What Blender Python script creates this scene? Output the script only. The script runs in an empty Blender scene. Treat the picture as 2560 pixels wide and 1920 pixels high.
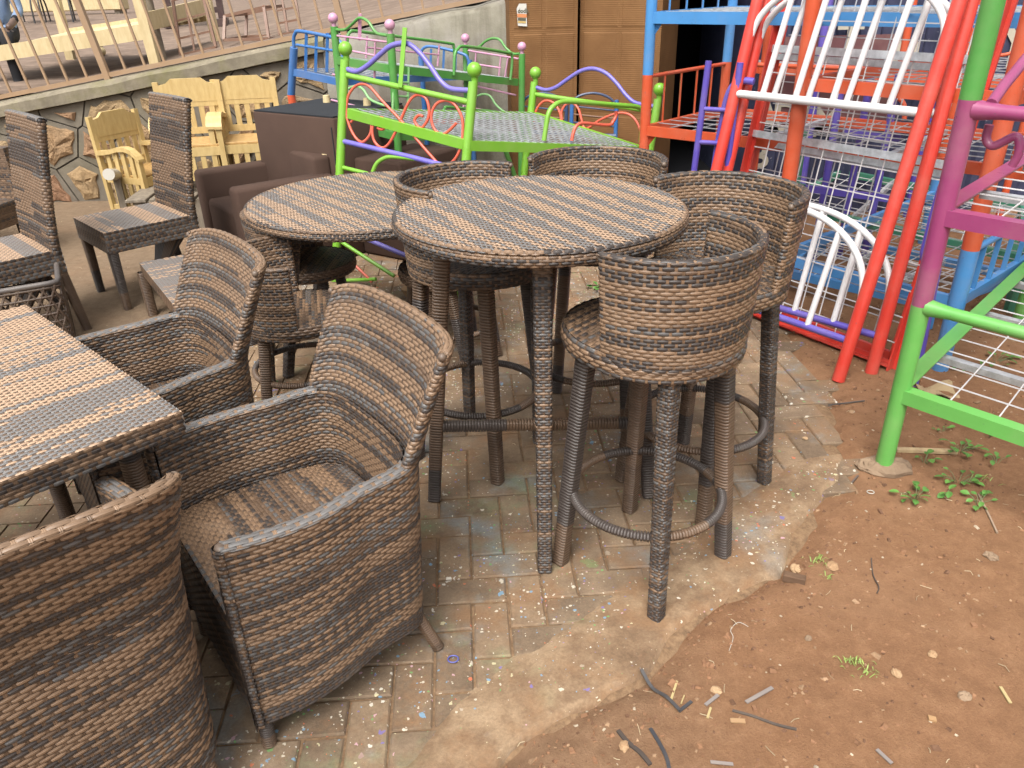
import bpy, math, random
import numpy as np
from mathutils import Vector, Matrix

# ---------------------------------------------------------------- camera, world, sun, exposure
F_PX, CAM_H, PITCH, ROLL = 1923.0, 1.65, math.radians(27.4), math.radians(1.5)
W_PX, H_PX = 2560.0, 1920.0
scene = bpy.context.scene
col = scene.collection
_fw = np.array([0, math.cos(PITCH), -math.sin(PITCH)])
_u0 = np.array([0, math.sin(PITCH), math.cos(PITCH)])
_r0 = np.array([1.0, 0, 0])
_rt = math.cos(ROLL) * _r0 - math.sin(ROLL) * _u0
_up = math.sin(ROLL) * _r0 + math.cos(ROLL) * _u0
CAM = np.array([0, 0, CAM_H])
cam_d = bpy.data.cameras.new('camera')
cam_d.sensor_fit = 'HORIZONTAL'; cam_d.sensor_width = 36.0
cam_d.lens = 36.0 * F_PX / W_PX
cam_d.clip_start = 0.05; cam_d.clip_end = 600.0
cam = bpy.data.objects.new('camera', cam_d); col.objects.link(cam)
cam.matrix_world = Matrix(((_rt[0], _up[0], -_fw[0], CAM[0]), (_rt[1], _up[1], -_fw[1], CAM[1]),
                           (_rt[2], _up[2], -_fw[2], CAM[2]), (0, 0, 0, 1)))
scene.camera = cam
SUN_EL, SUN_AZ = math.radians(58), math.radians(200)     # azimuth clockwise from +Y
world = bpy.data.worlds.new('World'); scene.world = world; world.use_nodes = True
wn = world.node_tree.nodes; wl = world.node_tree.links
sky = wn.new('ShaderNodeTexSky'); sky.sky_type = 'NISHITA'; sky.sun_disc = False
sky.sun_elevation = SUN_EL; sky.sun_rotation = SUN_AZ
sky.air_density = 1.0; sky.dust_density = 6.0; sky.ozone_density = 0.6
bg = wn['Background']; bg.inputs['Strength'].default_value = 0.15
hs = wn.new('ShaderNodeHueSaturation'); hs.inputs['Saturation'].default_value = 0.06      # overcast: the cloud takes most of the blue out
wl.new(sky.outputs[0], hs.inputs['Color']); wl.new(hs.outputs[0], bg.inputs['Color'])
sun_d = bpy.data.lights.new('sun', 'SUN'); sun_d.energy = 1.5; sun_d.angle = math.radians(35)
sun_d.color = (1.0, 0.94, 0.85)
sun = bpy.data.objects.new('sun', sun_d); col.objects.link(sun)
sdir = Vector((math.sin(SUN_AZ) * math.cos(SUN_EL), math.cos(SUN_AZ) * math.cos(SUN_EL), math.sin(SUN_EL)))
sun.rotation_euler = sdir.to_track_quat('Z', 'Y').to_euler(); sun.location = (0, 0, 12)
vs = scene.view_settings
vs.view_transform = 'Standard'; vs.look = 'None'; vs.gamma = 1.0; vs.use_curve_mapping = False
vs.exposure = 0.98

# ---------------------------------------------------------------- pixel -> place helpers
def ray(x, y): return _fw + _rt * (x - W_PX / 2) / F_PX - _up * (y - H_PX / 2) / F_PX
def G(x, y, z=0.0):
    d = ray(x, y); return CAM + d * ((z - CAM_H) / d[2])
def YY(x, y, yy):
    d = ray(x, y); return CAM + d * (yy / d[1])
class Plane:
    def __init__(s, a, b, c):
        s.p = np.array(a, float); n = np.cross(np.array(b, float) - s.p, np.array(c, float) - s.p); s.n = n / np.linalg.norm(n)
    def __call__(s, x, y, off=0.0):
        d = ray(x, y); return CAM + d * (((s.p - CAM) @ s.n + off) / (d @ s.n))
def proj(p):
    v = np.asarray(p, float) - CAM; q = v @ _fw
    return 1280 + F_PX * (v @ _rt) / q, 960 - F_PX * (v @ _up) / q, q

# ---------------------------------------------------------------- scene tree helpers
def tag(o, label=None, cat=None, group=None, kind=None):
    if label: o['label'] = label
    if cat: o['category'] = cat
    if group: o['group'] = group
    if kind: o['kind'] = kind
    return o
def thing(name, label, cat, loc=(0, 0, 0), rz=0.0, group=None):
    o = bpy.data.objects.new(name, None); o.empty_display_size = 0.1
    col.objects.link(o); o.location = Vector([float(a) for a in loc]); o.rotation_euler = (0, 0, rz)
    return tag(o, label, cat, group)
def link(name, me, parent=None, kind=None):
    o = bpy.data.objects.new(name, me); col.objects.link(o)
    if parent: o.parent = parent
    if kind: o['kind'] = kind
    return o
def kids(o): return [c for c in bpy.data.objects if c.parent == o]
def dup(root, loc, rz, label=None, group=None):
    def cp(o, par):
        c = o.copy(); col.objects.link(c); c.parent = par
        for ch in kids(o):
            cp(ch, c)
        return c
    r = cp(root, None); r.location = Vector([float(a) for a in loc]); r.rotation_euler = (0, 0, rz)
    if label: r['label'] = label
    if group: r['group'] = group
    return r

# ---------------------------------------------------------------- mesh builder
def frame_of(d, upv=(0, 0, 1)):
    d = np.asarray(d, float); d = d / (np.linalg.norm(d) + 1e-12); u = np.asarray(upv, float)
    if abs(d @ u) > 0.98: u = np.array([1.0, 0, 0]) if abs(d[0]) < 0.9 else np.array([0, 1.0, 0])
    a = np.cross(d, u); a /= np.linalg.norm(a); b = np.cross(a, d)
    return a, b
class MB:
    def __init__(s): s.v = []; s.f = []; s.m = []; s.sm = []
    def add(s, vs, fs, m=0, smooth=False):
        o = len(s.v); s.v += [tuple(float(q) for q in p) for p in vs]
        for f in fs: s.f.append(tuple(i + o for i in f)); s.m.append(m); s.sm.append(smooth)
        return s
    def hexa(s, p, m=0):
        return s.add(p, [(0, 3, 2, 1), (4, 5, 6, 7), (0, 1, 5, 4), (1, 2, 6, 5), (2, 3, 7, 6), (3, 0, 4, 7)], m)
    def box(s, c, size, rz=0.0, m=0):
        x, y, z = [q / 2 for q in size]; ca, sa = math.cos(rz), math.sin(rz)
        ps = [(-x, -y, -z), (x, -y, -z), (x, y, -z), (-x, y, -z), (-x, -y, z), (x, -y, z), (x, y, z), (-x, y, z)]
        return s.hexa([(c[0] + a * ca - b * sa, c[1] + a * sa + b * ca, c[2] + d) for a, b, d in ps], m)
    def cbox(s, c, size, bev=0.006, m=0):            # box with chamfered top and bottom rims
        x, y, z = [q / 2 for q in size]; e = min(bev, x * .8, y * .8, z * .8); rings = []
        for dx, zz in ((e, -z), (0, -z + e), (0, z - e), (e, z)):
            rings.append([(c[0] + sx * (x - dx), c[1] + sy * (y - dx), c[2] + zz) for sx, sy in ((-1, -1), (1, -1), (1, 1), (-1, 1))])
        v = [p for r in rings for p in r]; f = [(3, 2, 1, 0), (12, 13, 14, 15)]
        for r in range(3):
            for i in range(4): f.append((r * 4 + i, r * 4 + (i + 1) % 4, r * 4 + 4 + (i + 1) % 4, r * 4 + 4 + i))
        return s.add(v, f, m)
    def beam(s, p0, p1, w, h, upv=(0, 0, 1), m=0, w1=None, h1=None):
        p0 = np.asarray(p0, float); p1 = np.asarray(p1, float); a, b = frame_of(p1 - p0, upv)
        w1 = w if w1 is None else w1; h1 = h if h1 is None else h1
        q = []
        for p, ww, hh in ((p0, w, h), (p1, w1, h1)):
            q += [p - a * ww / 2 - b * hh / 2, p + a * ww / 2 - b * hh / 2, p + a * ww / 2 + b * hh / 2, p - a * ww / 2 + b * hh / 2]
        return s.add(q, [(0, 1, 2, 3), (7, 6, 5, 4), (0, 4, 5, 1), (1, 5, 6, 2), (2, 6, 7, 3), (3, 7, 4, 0)], m)
    def tube(s, pts, r, n=10, closed=False, m=0, caps=True):
        pts = [np.asarray(p, float) for p in pts]; k = len(pts); rr = r if hasattr(r, '__len__') else [r] * k
        vs = []; a = None
        for i, p in enumerate(pts):
            if closed: d = pts[(i + 1) % k] - pts[i - 1]
            else: d = pts[min(i + 1, k - 1)] - pts[max(i - 1, 0)]
            d = d / (np.linalg.norm(d) + 1e-12)
            if a is None: a, b = frame_of(d)
            else:
                a = a - d * (a @ d); a /= np.linalg.norm(a) + 1e-12; b = np.cross(a, d)
            for j in range(n):
                t = 2 * math.pi * j / n; vs.append(p + (a * math.cos(t) + b * math.sin(t)) * rr[i])
        fs = []
        for i in range(k if closed else k - 1):
            o, q = i * n, ((i + 1) % k) * n
            for j in range(n): fs.append((o + j, q + j, q + (j + 1) % n, o + (j + 1) % n))
        s.add(vs, fs, m, True)
        if caps and not closed: s.add(vs[:n], [tuple(range(n))], m); s.add(vs[-n:], [tuple(range(n - 1, -1, -1))], m)
        return s
    def ball(s, c, r, nu=14, nv=9, m=0, sc=(1, 1, 1)):
        vs = [(c[0], c[1], c[2] + r * sc[2])]
        for i in range(1, nv):
            t = math.pi * i / nv
            for j in range(nu):
                p = 2 * math.pi * j / nu; vs.append((c[0] + r * sc[0] * math.sin(t) * math.cos(p), c[1] + r * sc[1] * math.sin(t) * math.sin(p), c[2] + r * sc[2] * math.cos(t)))
        vs.append((c[0], c[1], c[2] - r * sc[2])); fs = []
        for j in range(nu):
            fs.append((0, 1 + j, 1 + (j + 1) % nu)); L = len(vs) - 1
            fs.append((L, 1 + (nv - 2) * nu + (j + 1) % nu, 1 + (nv - 2) * nu + j))
            for i in range(nv - 2):
                a = 1 + i * nu; fs.append((a + j, a + nu + j, a + nu + (j + 1) % nu, a + (j + 1) % nu))
        return s.add(vs, fs, m, True)
    def grid(s, P, m=0, smooth=True, closed_u=False, flip=False):     # P: (nu, nv, 3)
        nu, nv = P.shape[:2]; fs = []
        for i in range(nu if closed_u else nu - 1):
            for j in range(nv - 1):
                q = (i * nv + j, ((i + 1) % nu) * nv + j, ((i + 1) % nu) * nv + j + 1, i * nv + j + 1)
                fs.append(q[::-1] if flip else q)
        return s.add(P.reshape(-1, 3).tolist(), fs, m, smooth)
    def mesh(s, name, mats, off=None):
        me = bpy.data.meshes.new(name)
        v = s.v if off is None else [(p[0] - off[0], p[1] - off[1], p[2] - off[2]) for p in s.v]
        me.from_pydata(v, [], s.f)
        for q in (mats if isinstance(mats, (list, tuple)) else [mats]): me.materials.append(q)
        me.polygons.foreach_set('material_index', s.m); me.polygons.foreach_set('use_smooth', s.sm); me.update()
        return me
    def obj(s, name, mats, parent=None, kind=None, world=False):
        off = None
        if world and parent is not None:
            p = parent; off = Vector((0, 0, 0))
            while p is not None: off = off + p.location; p = p.parent
        return link(name, s.mesh(name, mats, off), parent, kind)
def catmull(pts, k=6, closed=False):
    pts = [np.asarray(p, float) for p in pts]; n = len(pts); out = []
    for i in range(n if closed else n - 1):
        g = (lambda q: pts[q % n]) if closed else (lambda q: pts[min(max(q, 0), n - 1)])
        a, b, c, d = g(i - 1), g(i), g(i + 1), g(i + 2)
        for j in range(k):
            t = j / k
            out.append(.5 * (2 * b + (c - a) * t + (2 * a - 5 * b + 4 * c - d) * t * t + (3 * b - a - 3 * c + d) * t ** 3))
    if not closed: out.append(pts[-1])
    return out

# ---------------------------------------------------------------- materials
def mat(name, rough=0.6, spec=0.4, metallic=0.0):
    m = bpy.data.materials.new(name); m.use_nodes = True; nt = m.node_tree; b = nt.nodes['Principled BSDF']
    b.inputs['Roughness'].default_value = rough; b.inputs['Specular IOR Level'].default_value = spec; b.inputs['Metallic'].default_value = metallic
    return m, nt, b
def N(nt, t, **kw):
    n = nt.nodes.new(t)
    for k, v in kw.items():
        if k in n.inputs: n.inputs[k].default_value = v
        else: setattr(n, k, v)
    return n
def ramp(nt, fac, stops, interp='LINEAR'):
    r = nt.nodes.new('ShaderNodeValToRGB'); r.color_ramp.interpolation = interp; e = r.color_ramp.elements
    while len(e) < len(stops): e.new(0.5)
    for q, (p, c) in zip(e, stops): q.position = p; q.color = (*c, 1) if len(c) == 3 else c
    nt.links.new(fac, r.inputs[0]); return r.outputs[0]
def mix(nt, fac, a, b, mode='MIX'):
    m = nt.nodes.new('ShaderNodeMix'); m.data_type = 'RGBA'; m.blend_type = mode
    for k, v in ((0, fac), (6, a), (7, b)):
        if hasattr(v, 'is_output'): nt.links.new(v, m.inputs[k])
        else: m.inputs[k].default_value = v if not isinstance(v, tuple) else ((*v, 1) if len(v) == 3 else v)
    return m.outputs[2]
def mth(nt, op, a, b=0.0):
    m = nt.nodes.new('ShaderNodeMath'); m.operation = op
    for k, v in ((0, a), (1, b)):
        if hasattr(v, 'is_output'): nt.links.new(v, m.inputs[k])
        else: m.inputs[k].default_value = v
    return m.outputs[0]
def wpos(nt): return nt.nodes.new('ShaderNodeNewGeometry').outputs['Position']
def noise(nt, vec, scale, detail=4.0, rough=0.6, out=0):
    n = N(nt, 'ShaderNodeTexNoise', Scale=scale, Detail=detail, Roughness=rough); nt.links.new(vec, n.inputs['Vector']); return n.outputs[out]
def voro(nt, vec, scale, out='Distance', feature='F1', rnd=1.0):
    n = N(nt, 'ShaderNodeTexVoronoi', Scale=scale, Randomness=rnd); n.feature = feature; nt.links.new(vec, n.inputs['Vector']); return n.outputs[out]
def bump(nt, b, h, strength=0.5, dist=0.01):
    n = N(nt, 'ShaderNodeBump', Strength=strength, Distance=dist); nt.links.new(h, n.inputs['Height']); nt.links.new(n.outputs[0], b.inputs['Normal'])
def setc(nt, b, c):
    if hasattr(c, 'is_output'): nt.links.new(c, b.inputs['Base Color'])
    else: b.inputs['Base Color'].default_value = (*c, 1)
_paint = {}
def paint(name, c, rough=0.32, spec=0.5, var=0.16):
    if name in _paint: return _paint[name]
    m, nt, b = mat(name, rough, spec); p = wpos(nt)
    n = noise(nt, p, 9.0, 5.0); n2 = noise(nt, p, 70.0, 3.0)
    c = tuple(q * .72 + .016 for q in c); d = tuple(q * (1 - var) for q in c); cc = mix(nt, n, d, tuple(min(1, q * (1 + var * .6)) for q in c))
    chip = ramp(nt, mth(nt, 'ADD', mth(nt, 'MULTIPLY', n2, .6), mth(nt, 'MULTIPLY', noise(nt, p, 22.0, 6.0, .75), .4)), [(0.625, (0, 0, 0)), (0.65, (1, 1, 1))])
    cc = mix(nt, mth(nt, 'MULTIPLY', chip, 0.7), cc, tuple(q * .35 + .05 for q in c))
    cc = mix(nt, mth(nt, 'MULTIPLY', ramp(nt, noise(nt, p, 3.0, 6.0, .7), [(0.45, (0, 0, 0)), (0.75, (1, 1, 1))]), .22), cc, (.36, .29, .22))
    setc(nt, b, cc)
    r = mth(nt, 'ADD', mth(nt, 'MULTIPLY', n, 0.25), rough - 0.12); nt.links.new(r, b.inputs['Roughness'])
    bump(nt, b, n2, 0.12, 0.002)
    _paint[name] = m; return m
LIME = paint('lime_paint', (0.20, 0.50, 0.022)); GREEN = paint('green_paint', (0.075, 0.33, 0.05)); LGREEN = paint('light_green_paint', (0.13, 0.45, 0.08))
MINT = paint('mint_paint', (0.25, 0.55, 0.2)); PINK = paint('pink_paint', (0.68, 0.33, 0.50)); CORAL = paint('coral_paint', (0.74, 0.105, 0.05))
LILAC = paint('lilac_paint', (0.16, 0.13, 0.56)); BLUE = paint('blue_paint', (0.03, 0.17, 0.48)); SKYB = paint('sky_blue_paint', (0.06, 0.29, 0.66))
ORANGE = paint('orange_paint', (0.66, 0.085, 0.018)); RED = paint('red_paint', (0.72, 0.035, 0.016)); WHITE = paint('white_paint', (0.78, 0.77, 0.78), var=.05)
PURPLE = paint('purple_paint', (0.10, 0.065, 0.45)); MAGENTA = paint('magenta_paint', (0.33, 0.040, 0.155)); TEAL = paint('teal_paint', (0.045, 0.27, 0.16))
NAVY = paint('navy_bed_paint', (0.022, 0.06, 0.16)); ROSE = paint('rose_paint', (0.55, 0.12, 0.33)); BEIGE = paint('beige_fence_paint', (0.38, 0.235, 0.125), .5)
BROWNM = paint('brown_metal_paint', (0.21, 0.095, 0.05), .5); BLACKM = paint('black_metal_paint', (0.02, 0.02, 0.024), .5); MAROON = paint('maroon_wood_paint', (0.05, 0.015, 0.014), .4)
def steel_m():
    m, nt, b = mat('galvanised_steel', 0.42, 0.5, 0.55); p = wpos(nt)
    setc(nt, b, ramp(nt, noise(nt, p, 30.0), [(0.3, (0.36, 0.38, 0.40)), (0.7, (0.62, 0.65, 0.68))])); return m
STEEL = steel_m()
def wicker_m():
    m, nt, b = mat('wicker_strand', 0.43, 0.42)
    a = N(nt, 'ShaderNodeAttribute', attribute_name='Col'); uv = nt.nodes.new('ShaderNodeUVMap'); uv.uv_map = 'UVMap'
    sx = nt.nodes.new('ShaderNodeSeparateXYZ'); nt.links.new(uv.outputs[0], sx.inputs[0])
    rib = mth(nt, 'ADD', mth(nt, 'MULTIPLY', mth(nt, 'COSINE', mth(nt, 'MULTIPLY', sx.outputs[1], 18.85)), 0.5), 0.5)
    n = noise(nt, wpos(nt), 260.0, 2.0)
    c = mix(nt, mth(nt, 'MULTIPLY', n, 0.35), a.outputs['Color'], (0.03, 0.022, 0.018))
    dust = noise(nt, wpos(nt), 14.0, 5.0)
    c = mix(nt, mth(nt, 'MULTIPLY', ramp(nt, dust, [(0.55, (0, 0, 0)), (0.8, (1, 1, 1))]), 0.18), c, (0.30, 0.24, 0.18))
    setc(nt, b, c); bump(nt, b, rib, 0.7, 0.0006)
    return m
WICK = wicker_m()
def base_m():
    m, nt, b = mat('wicker_backing', 0.8, 0.2); setc(nt, b, ramp(nt, noise(nt, wpos(nt), 40.0), [(0.3, (0.014, 0.010, 0.008)), (0.7, (0.035, 0.024, 0.018))])); return m
WBASE = base_m()
def wood_m(name, a, c, scale=1.0, rough=0.5):
    m, nt, b = mat(name, rough, 0.4); tc = nt.nodes.new('ShaderNodeTexCoord'); mp = nt.nodes.new('ShaderNodeMapping'); mp.inputs['Scale'].default_value = (9 * scale, 9 * scale, 2.2 * scale)
    nt.links.new(tc.outputs['Object'], mp.inputs['Vector']); n = noise(nt, mp.outputs[0], 3.0, 6.0, 0.65); k = noise(nt, tc.outputs['Object'], 5.0, 2.0)
    cc = ramp(nt, n, [(0.3, a), (0.7, c)]); cc = mix(nt, ramp(nt, k, [(0.70, (0, 0, 0)), (0.78, (1, 1, 1))]), cc, tuple(q * .45 for q in a)); setc(nt, b, cc); bump(nt, b, n, 0.15, 0.003); return m
PINE = wood_m('pine_varnished', (0.40, 0.275, 0.105), (0.52, 0.385, 0.175)); PALEWOOD = wood_m('pine_raw', (0.44, 0.34, 0.18), (0.56, 0.46, 0.27), 1, .65)
SEATWOOD = wood_m('pine_seat_board', (0.30, 0.17, 0.06), (0.46, 0.30, 0.12)); GREYWOOD = wood_m('weathered_timber', (0.10, 0.08, 0.06), (0.24, 0.20, 0.15), 1, .8)
def fabric_m(name, c, scale=420.0):
    m, nt, b = mat(name, 0.9, 0.2); p = wpos(nt); n = noise(nt, p, scale, 2.0); k = noise(nt, p, 6.0)
    setc(nt, b, mix(nt, k, mix(nt, n, tuple(q * .7 for q in c), c), tuple(q * 1.25 for q in c))); bump(nt, b, n, 0.3, 0.002); return m
BROWNF = fabric_m('brown_upholstery', (0.060, 0.036, 0.027)); BLACKF = fabric_m('black_lining', (0.022, 0.024, 0.028)); DENIM = fabric_m('denim_cloth', (0.16, 0.22, 0.33)); DARKF = fabric_m('dark_trousers', (0.016, 0.016, 0.018))
# ---------------------------------------------------------------- wicker weaving
TAN, MID, DRK, GRY = (0.208, 0.130, 0.078), (0.120, 0.075, 0.047), (0.046, 0.037, 0.033), (0.135, 0.127, 0.122)
TOP_SHEEN = np.array([1.85, 2.0, 2.2])  # sky sheen put into the strand colour of table and seat tops
def bands(nv, nu, seed, pat='mix', lo=4, hi=10):
    """colour of every weft bump: strands are charcoal or brown, woven in bands"""
    r = np.random.RandomState(seed); C = np.zeros((nv, nu + 8, 3)); j = 0; last = None
    while j < nv:
        n = r.randint(lo, hi); t = r.choice(['d', 't', 'm', 'a'] if pat == 'mix' else ['d', 't'] if pat == 'band' else ['t', 't', 't', 'd'] if pat == 'pale' else ['t', 'm', 't'] if pat == 'tan' else ['m', 'm', 'b'] if pat == 'brown' else ['d'])
        if t == last and pat != 'pale': t = 'd' if t == 't' else 't' if pat in ('mix', 'band') else t
        last = t
        for q in range(j, min(nv, j + n)):
            i = 0
            while i < nu + 8:
                run = r.randint(5, 16) if t in ('m', 'a') else r.randint(8, 30)
                pd = {'d': .85, 't': .14, 'm': .5, 'a': (.8 if q % 2 else .25), 'b': .14}[t]
                dark = r.rand() < pd
                c = np.array(DRK if dark else (TAN if t in ('t', 'a') else (TAN if r.rand() < .5 else MID)))
                if t == 'b' and not dark: c = np.array(MID) * r.uniform(.8, 1.3)
                if dark and r.rand() < .25: c = np.array(GRY) * .7
                C[q, i:i + run] = c * r.uniform(.9, 1.1); i += run
        j += n
    return C
WEND = paint('wicker_end_brown', MID, .45)
class WV:
    def __init__(s): s.P = []; s.Q = []; s.C = []; s.U = []; s.n = 0
    def push(s, P, cols, uv):                   # P: (nb, a, b, 3)
        nb, a, b = P.shape[:3]
        if nb == 0: return
        idx = np.arange(nb * a * b).reshape(nb, a, b) + s.n
        q = np.stack([idx[:, :-1, :-1], idx[:, 1:, :-1], idx[:, 1:, 1:], idx[:, :-1, 1:]], -1).reshape(-1, 4)
        s.P.append(P.reshape(-1, 3)); s.Q.append(q); s.C.append(np.repeat(cols, a * b, 0)); s.U.append(np.tile(uv.reshape(-1, 2), (nb, 1))); s.n += nb * a * b
    def weave(s, S, nu, nv, k=2, sh=1, h=.0022, wf=1.0, lf=.96, C=None, flip=1, per=False, warp=True, wcol=MID, inside=None, lo=False, hwarp=.36):
        du, dv = 1.0 / nu, 1.0 / nv
        jj, ii = np.meshgrid(np.arange(nv), np.arange(-1 if not per else 0, nu + (1 if not per else 0)), indexing='ij'); jj = jj.ravel(); ii = ii.ravel()
        if C is None: C = bands(nv, nu, 1)
        def pts(u, v, hh):
            if not per: u = np.clip(u, 0, 1)
            v = np.clip(v, 0, 1); e = 1e-3
            p = S(u, v); tu = S(u + e, v) - S(u - e, v); tv = S(u, v + e) - S(u, v - e)
            n = np.cross(tu, tv); n = n / (np.linalg.norm(n, axis=-1, keepdims=True) + 1e-15) * flip
            return p + n * hh[..., None]
        sel = ((ii - sh * jj) % k) == 0; I, J = ii[sel], jj[sel]; u0, v0 = (I + .5) * du, (J + .5) * dv
        if inside is not None:
            ok = inside(u0, v0); I, J, u0, v0 = I[ok], J[ok], u0[ok], v0[ok]
        if not per:
            ok = (u0 + .5 * k * du > 0) & (u0 - .5 * k * du < 1); I, J, u0, v0 = I[ok], J[ok], u0[ok], v0[ok]
        if lo: t = np.array([-1, -.45, .45, 1.]); ht = np.array([-.5, .95, .95, -.5]); we = np.array([.75, 1, 1, .75]); w = np.array([-1, 0, 1.]); hw = np.array([-.2, 1., -.2])
        else: t = np.array([-1, -.66, 0, .66, 1.]); ht = np.array([-.6, .72, 1, .72, -.6]); we = np.array([.72, .95, 1, .95, .72]); w = np.array([-1, -.55, .55, 1.]); hw = np.array([-.3, .85, .85, -.3])
        U = u0[:, None, None] + (t * .5 * k * du * lf)[None, :, None] + 0 * w[None, None, :]
        V = v0[:, None, None] + (w[None, None, :] * we[None, :, None]) * .5 * dv * wf
        Hh = h * (ht[None, :, None] - (1 - hw)[None, None, :] * .9) + 0 * U
        uv = np.stack(np.meshgrid((t + 1) / 2, (w + 1) / 2, indexing='ij'), -1)
        P = pts(U, V, Hh)
        if flip < 0: P = P[:, :, ::-1]
        s.push(P, C[np.clip(J, 0, C.shape[0] - 1), np.clip(I + 1, 0, C.shape[1] - 1)], uv)
        if warp:
            sel = ((ii - sh * jj) % k) == (k // 2); I, J = ii[sel], jj[sel]; u0, v0 = (I + .5) * du, (J + .5) * dv
            ok = (u0 > 0) & (u0 < 1)
            if inside is not None: ok &= inside(u0, v0)
            I, J, u0, v0 = I[ok], J[ok], u0[ok], v0[ok]
            t = np.array([-1, 0, 1.]); w = np.array([-1, 0, 1.])
            U = u0[:, None, None] + 0 * t[None, :, None] + (w * .5 * du * hwarp * 2)[None, None, :]
            V = v0[:, None, None] + (t * .5 * dv * 1.35)[None, :, None] + 0 * w[None, None, :]
            Hh = h * (np.array([-.55, .35, -.55])[None, :, None] + np.array([-.4, 0, -.4])[None, None, :]) + 0 * U
            P = pts(U, V, Hh)
            if flip > 0: P = P[:, :, ::-1]
            uv = np.stack(np.meshgrid((t + 1) / 2, (w + 1) / 2, indexing='ij'), -1)
            rr = np.random.RandomState(7); s.push(P, np.array(wcol)[None] * rr.uniform(.7, 1.4, (len(I), 1)), uv)
        return s
    def wrap(s, path, prof, rows, colf, sub=2):
        """strand wound round a bar: path (pts), prof(k)->cross-section offsets (n,2) ; ridged sweep"""
        pts = np.asarray(path, float); m = len(pts); n = prof(0.0).shape[0]; L = rows * 3 + 1
        tt = (np.arange(L) // 3 + np.array([0, .2, .8])[np.arange(L) % 3]) / rows; seg = np.linalg.norm(np.diff(pts, axis=0), axis=1); cum = np.concatenate([[0], np.cumsum(seg)]); cum /= cum[-1]
        X = np.stack([np.interp(tt, cum, pts[:, k]) for k in range(3)], -1)
        T = np.gradient(X, axis=0); T /= np.linalg.norm(T, axis=1, keepdims=True)
        A = np.zeros_like(X); B = np.zeros_like(X); a, _ = frame_of(T[0])
        for i in range(L):
            a = a - T[i] * (a @ T[i]); a /= np.linalg.norm(a); A[i] = a; B[i] = np.cross(a, T[i])
        g = np.where(np.arange(L) % 3 == 0, -.0050, .0010)
        R = np.zeros((L, n, 3))
        for i in range(L):
            o = prof(tt[i]); nn = o / np.linalg.norm(o, axis=1, keepdims=True); o = o + nn * g[i]
            R[i] = X[i] + o[:, :1] * A[i] + o[:, 1:] * B[i]
        ring = np.concatenate([R, R[:, :1]], 1)
        P = np.stack([ring[0:-1:3], ring[1::3], ring[2::3], ring[3::3]], 1)          # (rows,4,n+1,3)
        uv = np.stack(np.meshgrid(np.array([0, .3, .7, 1.]), np.linspace(0, 1, n + 1), indexing='ij'), -1) * np.array([1, 0])
        s.push(P, np.array([colf(q) for q in range(rows)]), uv)
        return s
    def mesh(s, name, m=None):
        V = np.concatenate(s.P); Q = np.concatenate(s.Q); C = np.concatenate(s.C); U = np.concatenate(s.U)
        me = bpy.data.meshes.new(name); me.vertices.add(len(V)); me.vertices.foreach_set('co', V.astype(np.float32).ravel())
        nq = len(Q); me.loops.add(nq * 4); me.loops.foreach_set('vertex_index', Q.astype(np.int32).ravel())
        me.polygons.add(nq); me.polygons.foreach_set('loop_start', np.arange(0, nq * 4, 4, dtype=np.int32)); me.polygons.foreach_set('loop_total', np.full(nq, 4, np.int32))
        me.polygons.foreach_set('use_smooth', np.ones(nq, bool))
        at = me.attributes.new('Col', 'FLOAT_COLOR', 'POINT'); at.data.foreach_set('color', np.concatenate([C, np.ones((len(C), 1))], 1).astype(np.float32).ravel())
        ul = me.uv_layers.new(name='UVMap'); ul.data.foreach_set('uv', U[Q.ravel()].astype(np.float32).ravel())
        me.materials.append(m or WICK); me.update(); me.validate(); return me
    def obj(s, parent, name='woven_strands'):
        return link(name, s.mesh(name), parent, 'stuff')
def gridS(mb, S, nu, nv, off, flip=1, u=(0, 1), v=(0, 1)):
    U, V = np.meshgrid(np.linspace(u[0], u[1], nu), np.linspace(v[0], v[1], nv), indexing='ij'); e = 1e-3
    p = S(U, V); n = np.cross(S(U + e, V) - S(U - e, V), S(U, V + e) - S(U, V - e)); n /= np.linalg.norm(n, axis=-1, keepdims=True) + 1e-15
    mb.grid(p + n * off * flip, flip=flip < 0); return mb
def sq(a, b=None, rnd=.3):
    b = b or a
    def f(t):
        w = a + (b - a) * t; c = w * (1 - rnd)
        return np.array([(w, -c), (w, c), (c, w), (-c, w), (-w, c), (-w, -c), (-c, -w), (c, -w)]) / 2
    return f
def rnd(a, n=8):
    th = np.arange(n) * 2 * math.pi / n; o = np.stack([np.cos(th), np.sin(th)], -1) * a
    return lambda t: o
def runs(seed, pd=.45):
    r = random.Random(seed); out = []
    while len(out) < 400:
        c = DRK if r.random() < pd else MID; k = r.uniform(.85, 1.25); out += [np.array(c) * k * (1.25 if c is DRK else 1)] * r.randint(4, 30)
    rr = np.random.RandomState(seed); out = [c * rr.uniform(.9, 1.1) for c in out]
    return lambda q: out[q]
def wrapped(name, p0, p1, prof, pitch, seed, parent, pd=.45, pts=None):
    path = np.array(pts if pts is not None else [p0, p1], float); L = np.linalg.norm(np.diff(path, axis=0), axis=1).sum()
    mb = MB(); mb.tube(path, float(np.abs(prof(0)).max()) * .70, 8); o = mb.obj(name, WBASE, parent)
    w = WV(); w.wrap(path, prof, max(3, int(L / pitch)), runs(seed, pd)); w.obj(o)
    return o
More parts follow.
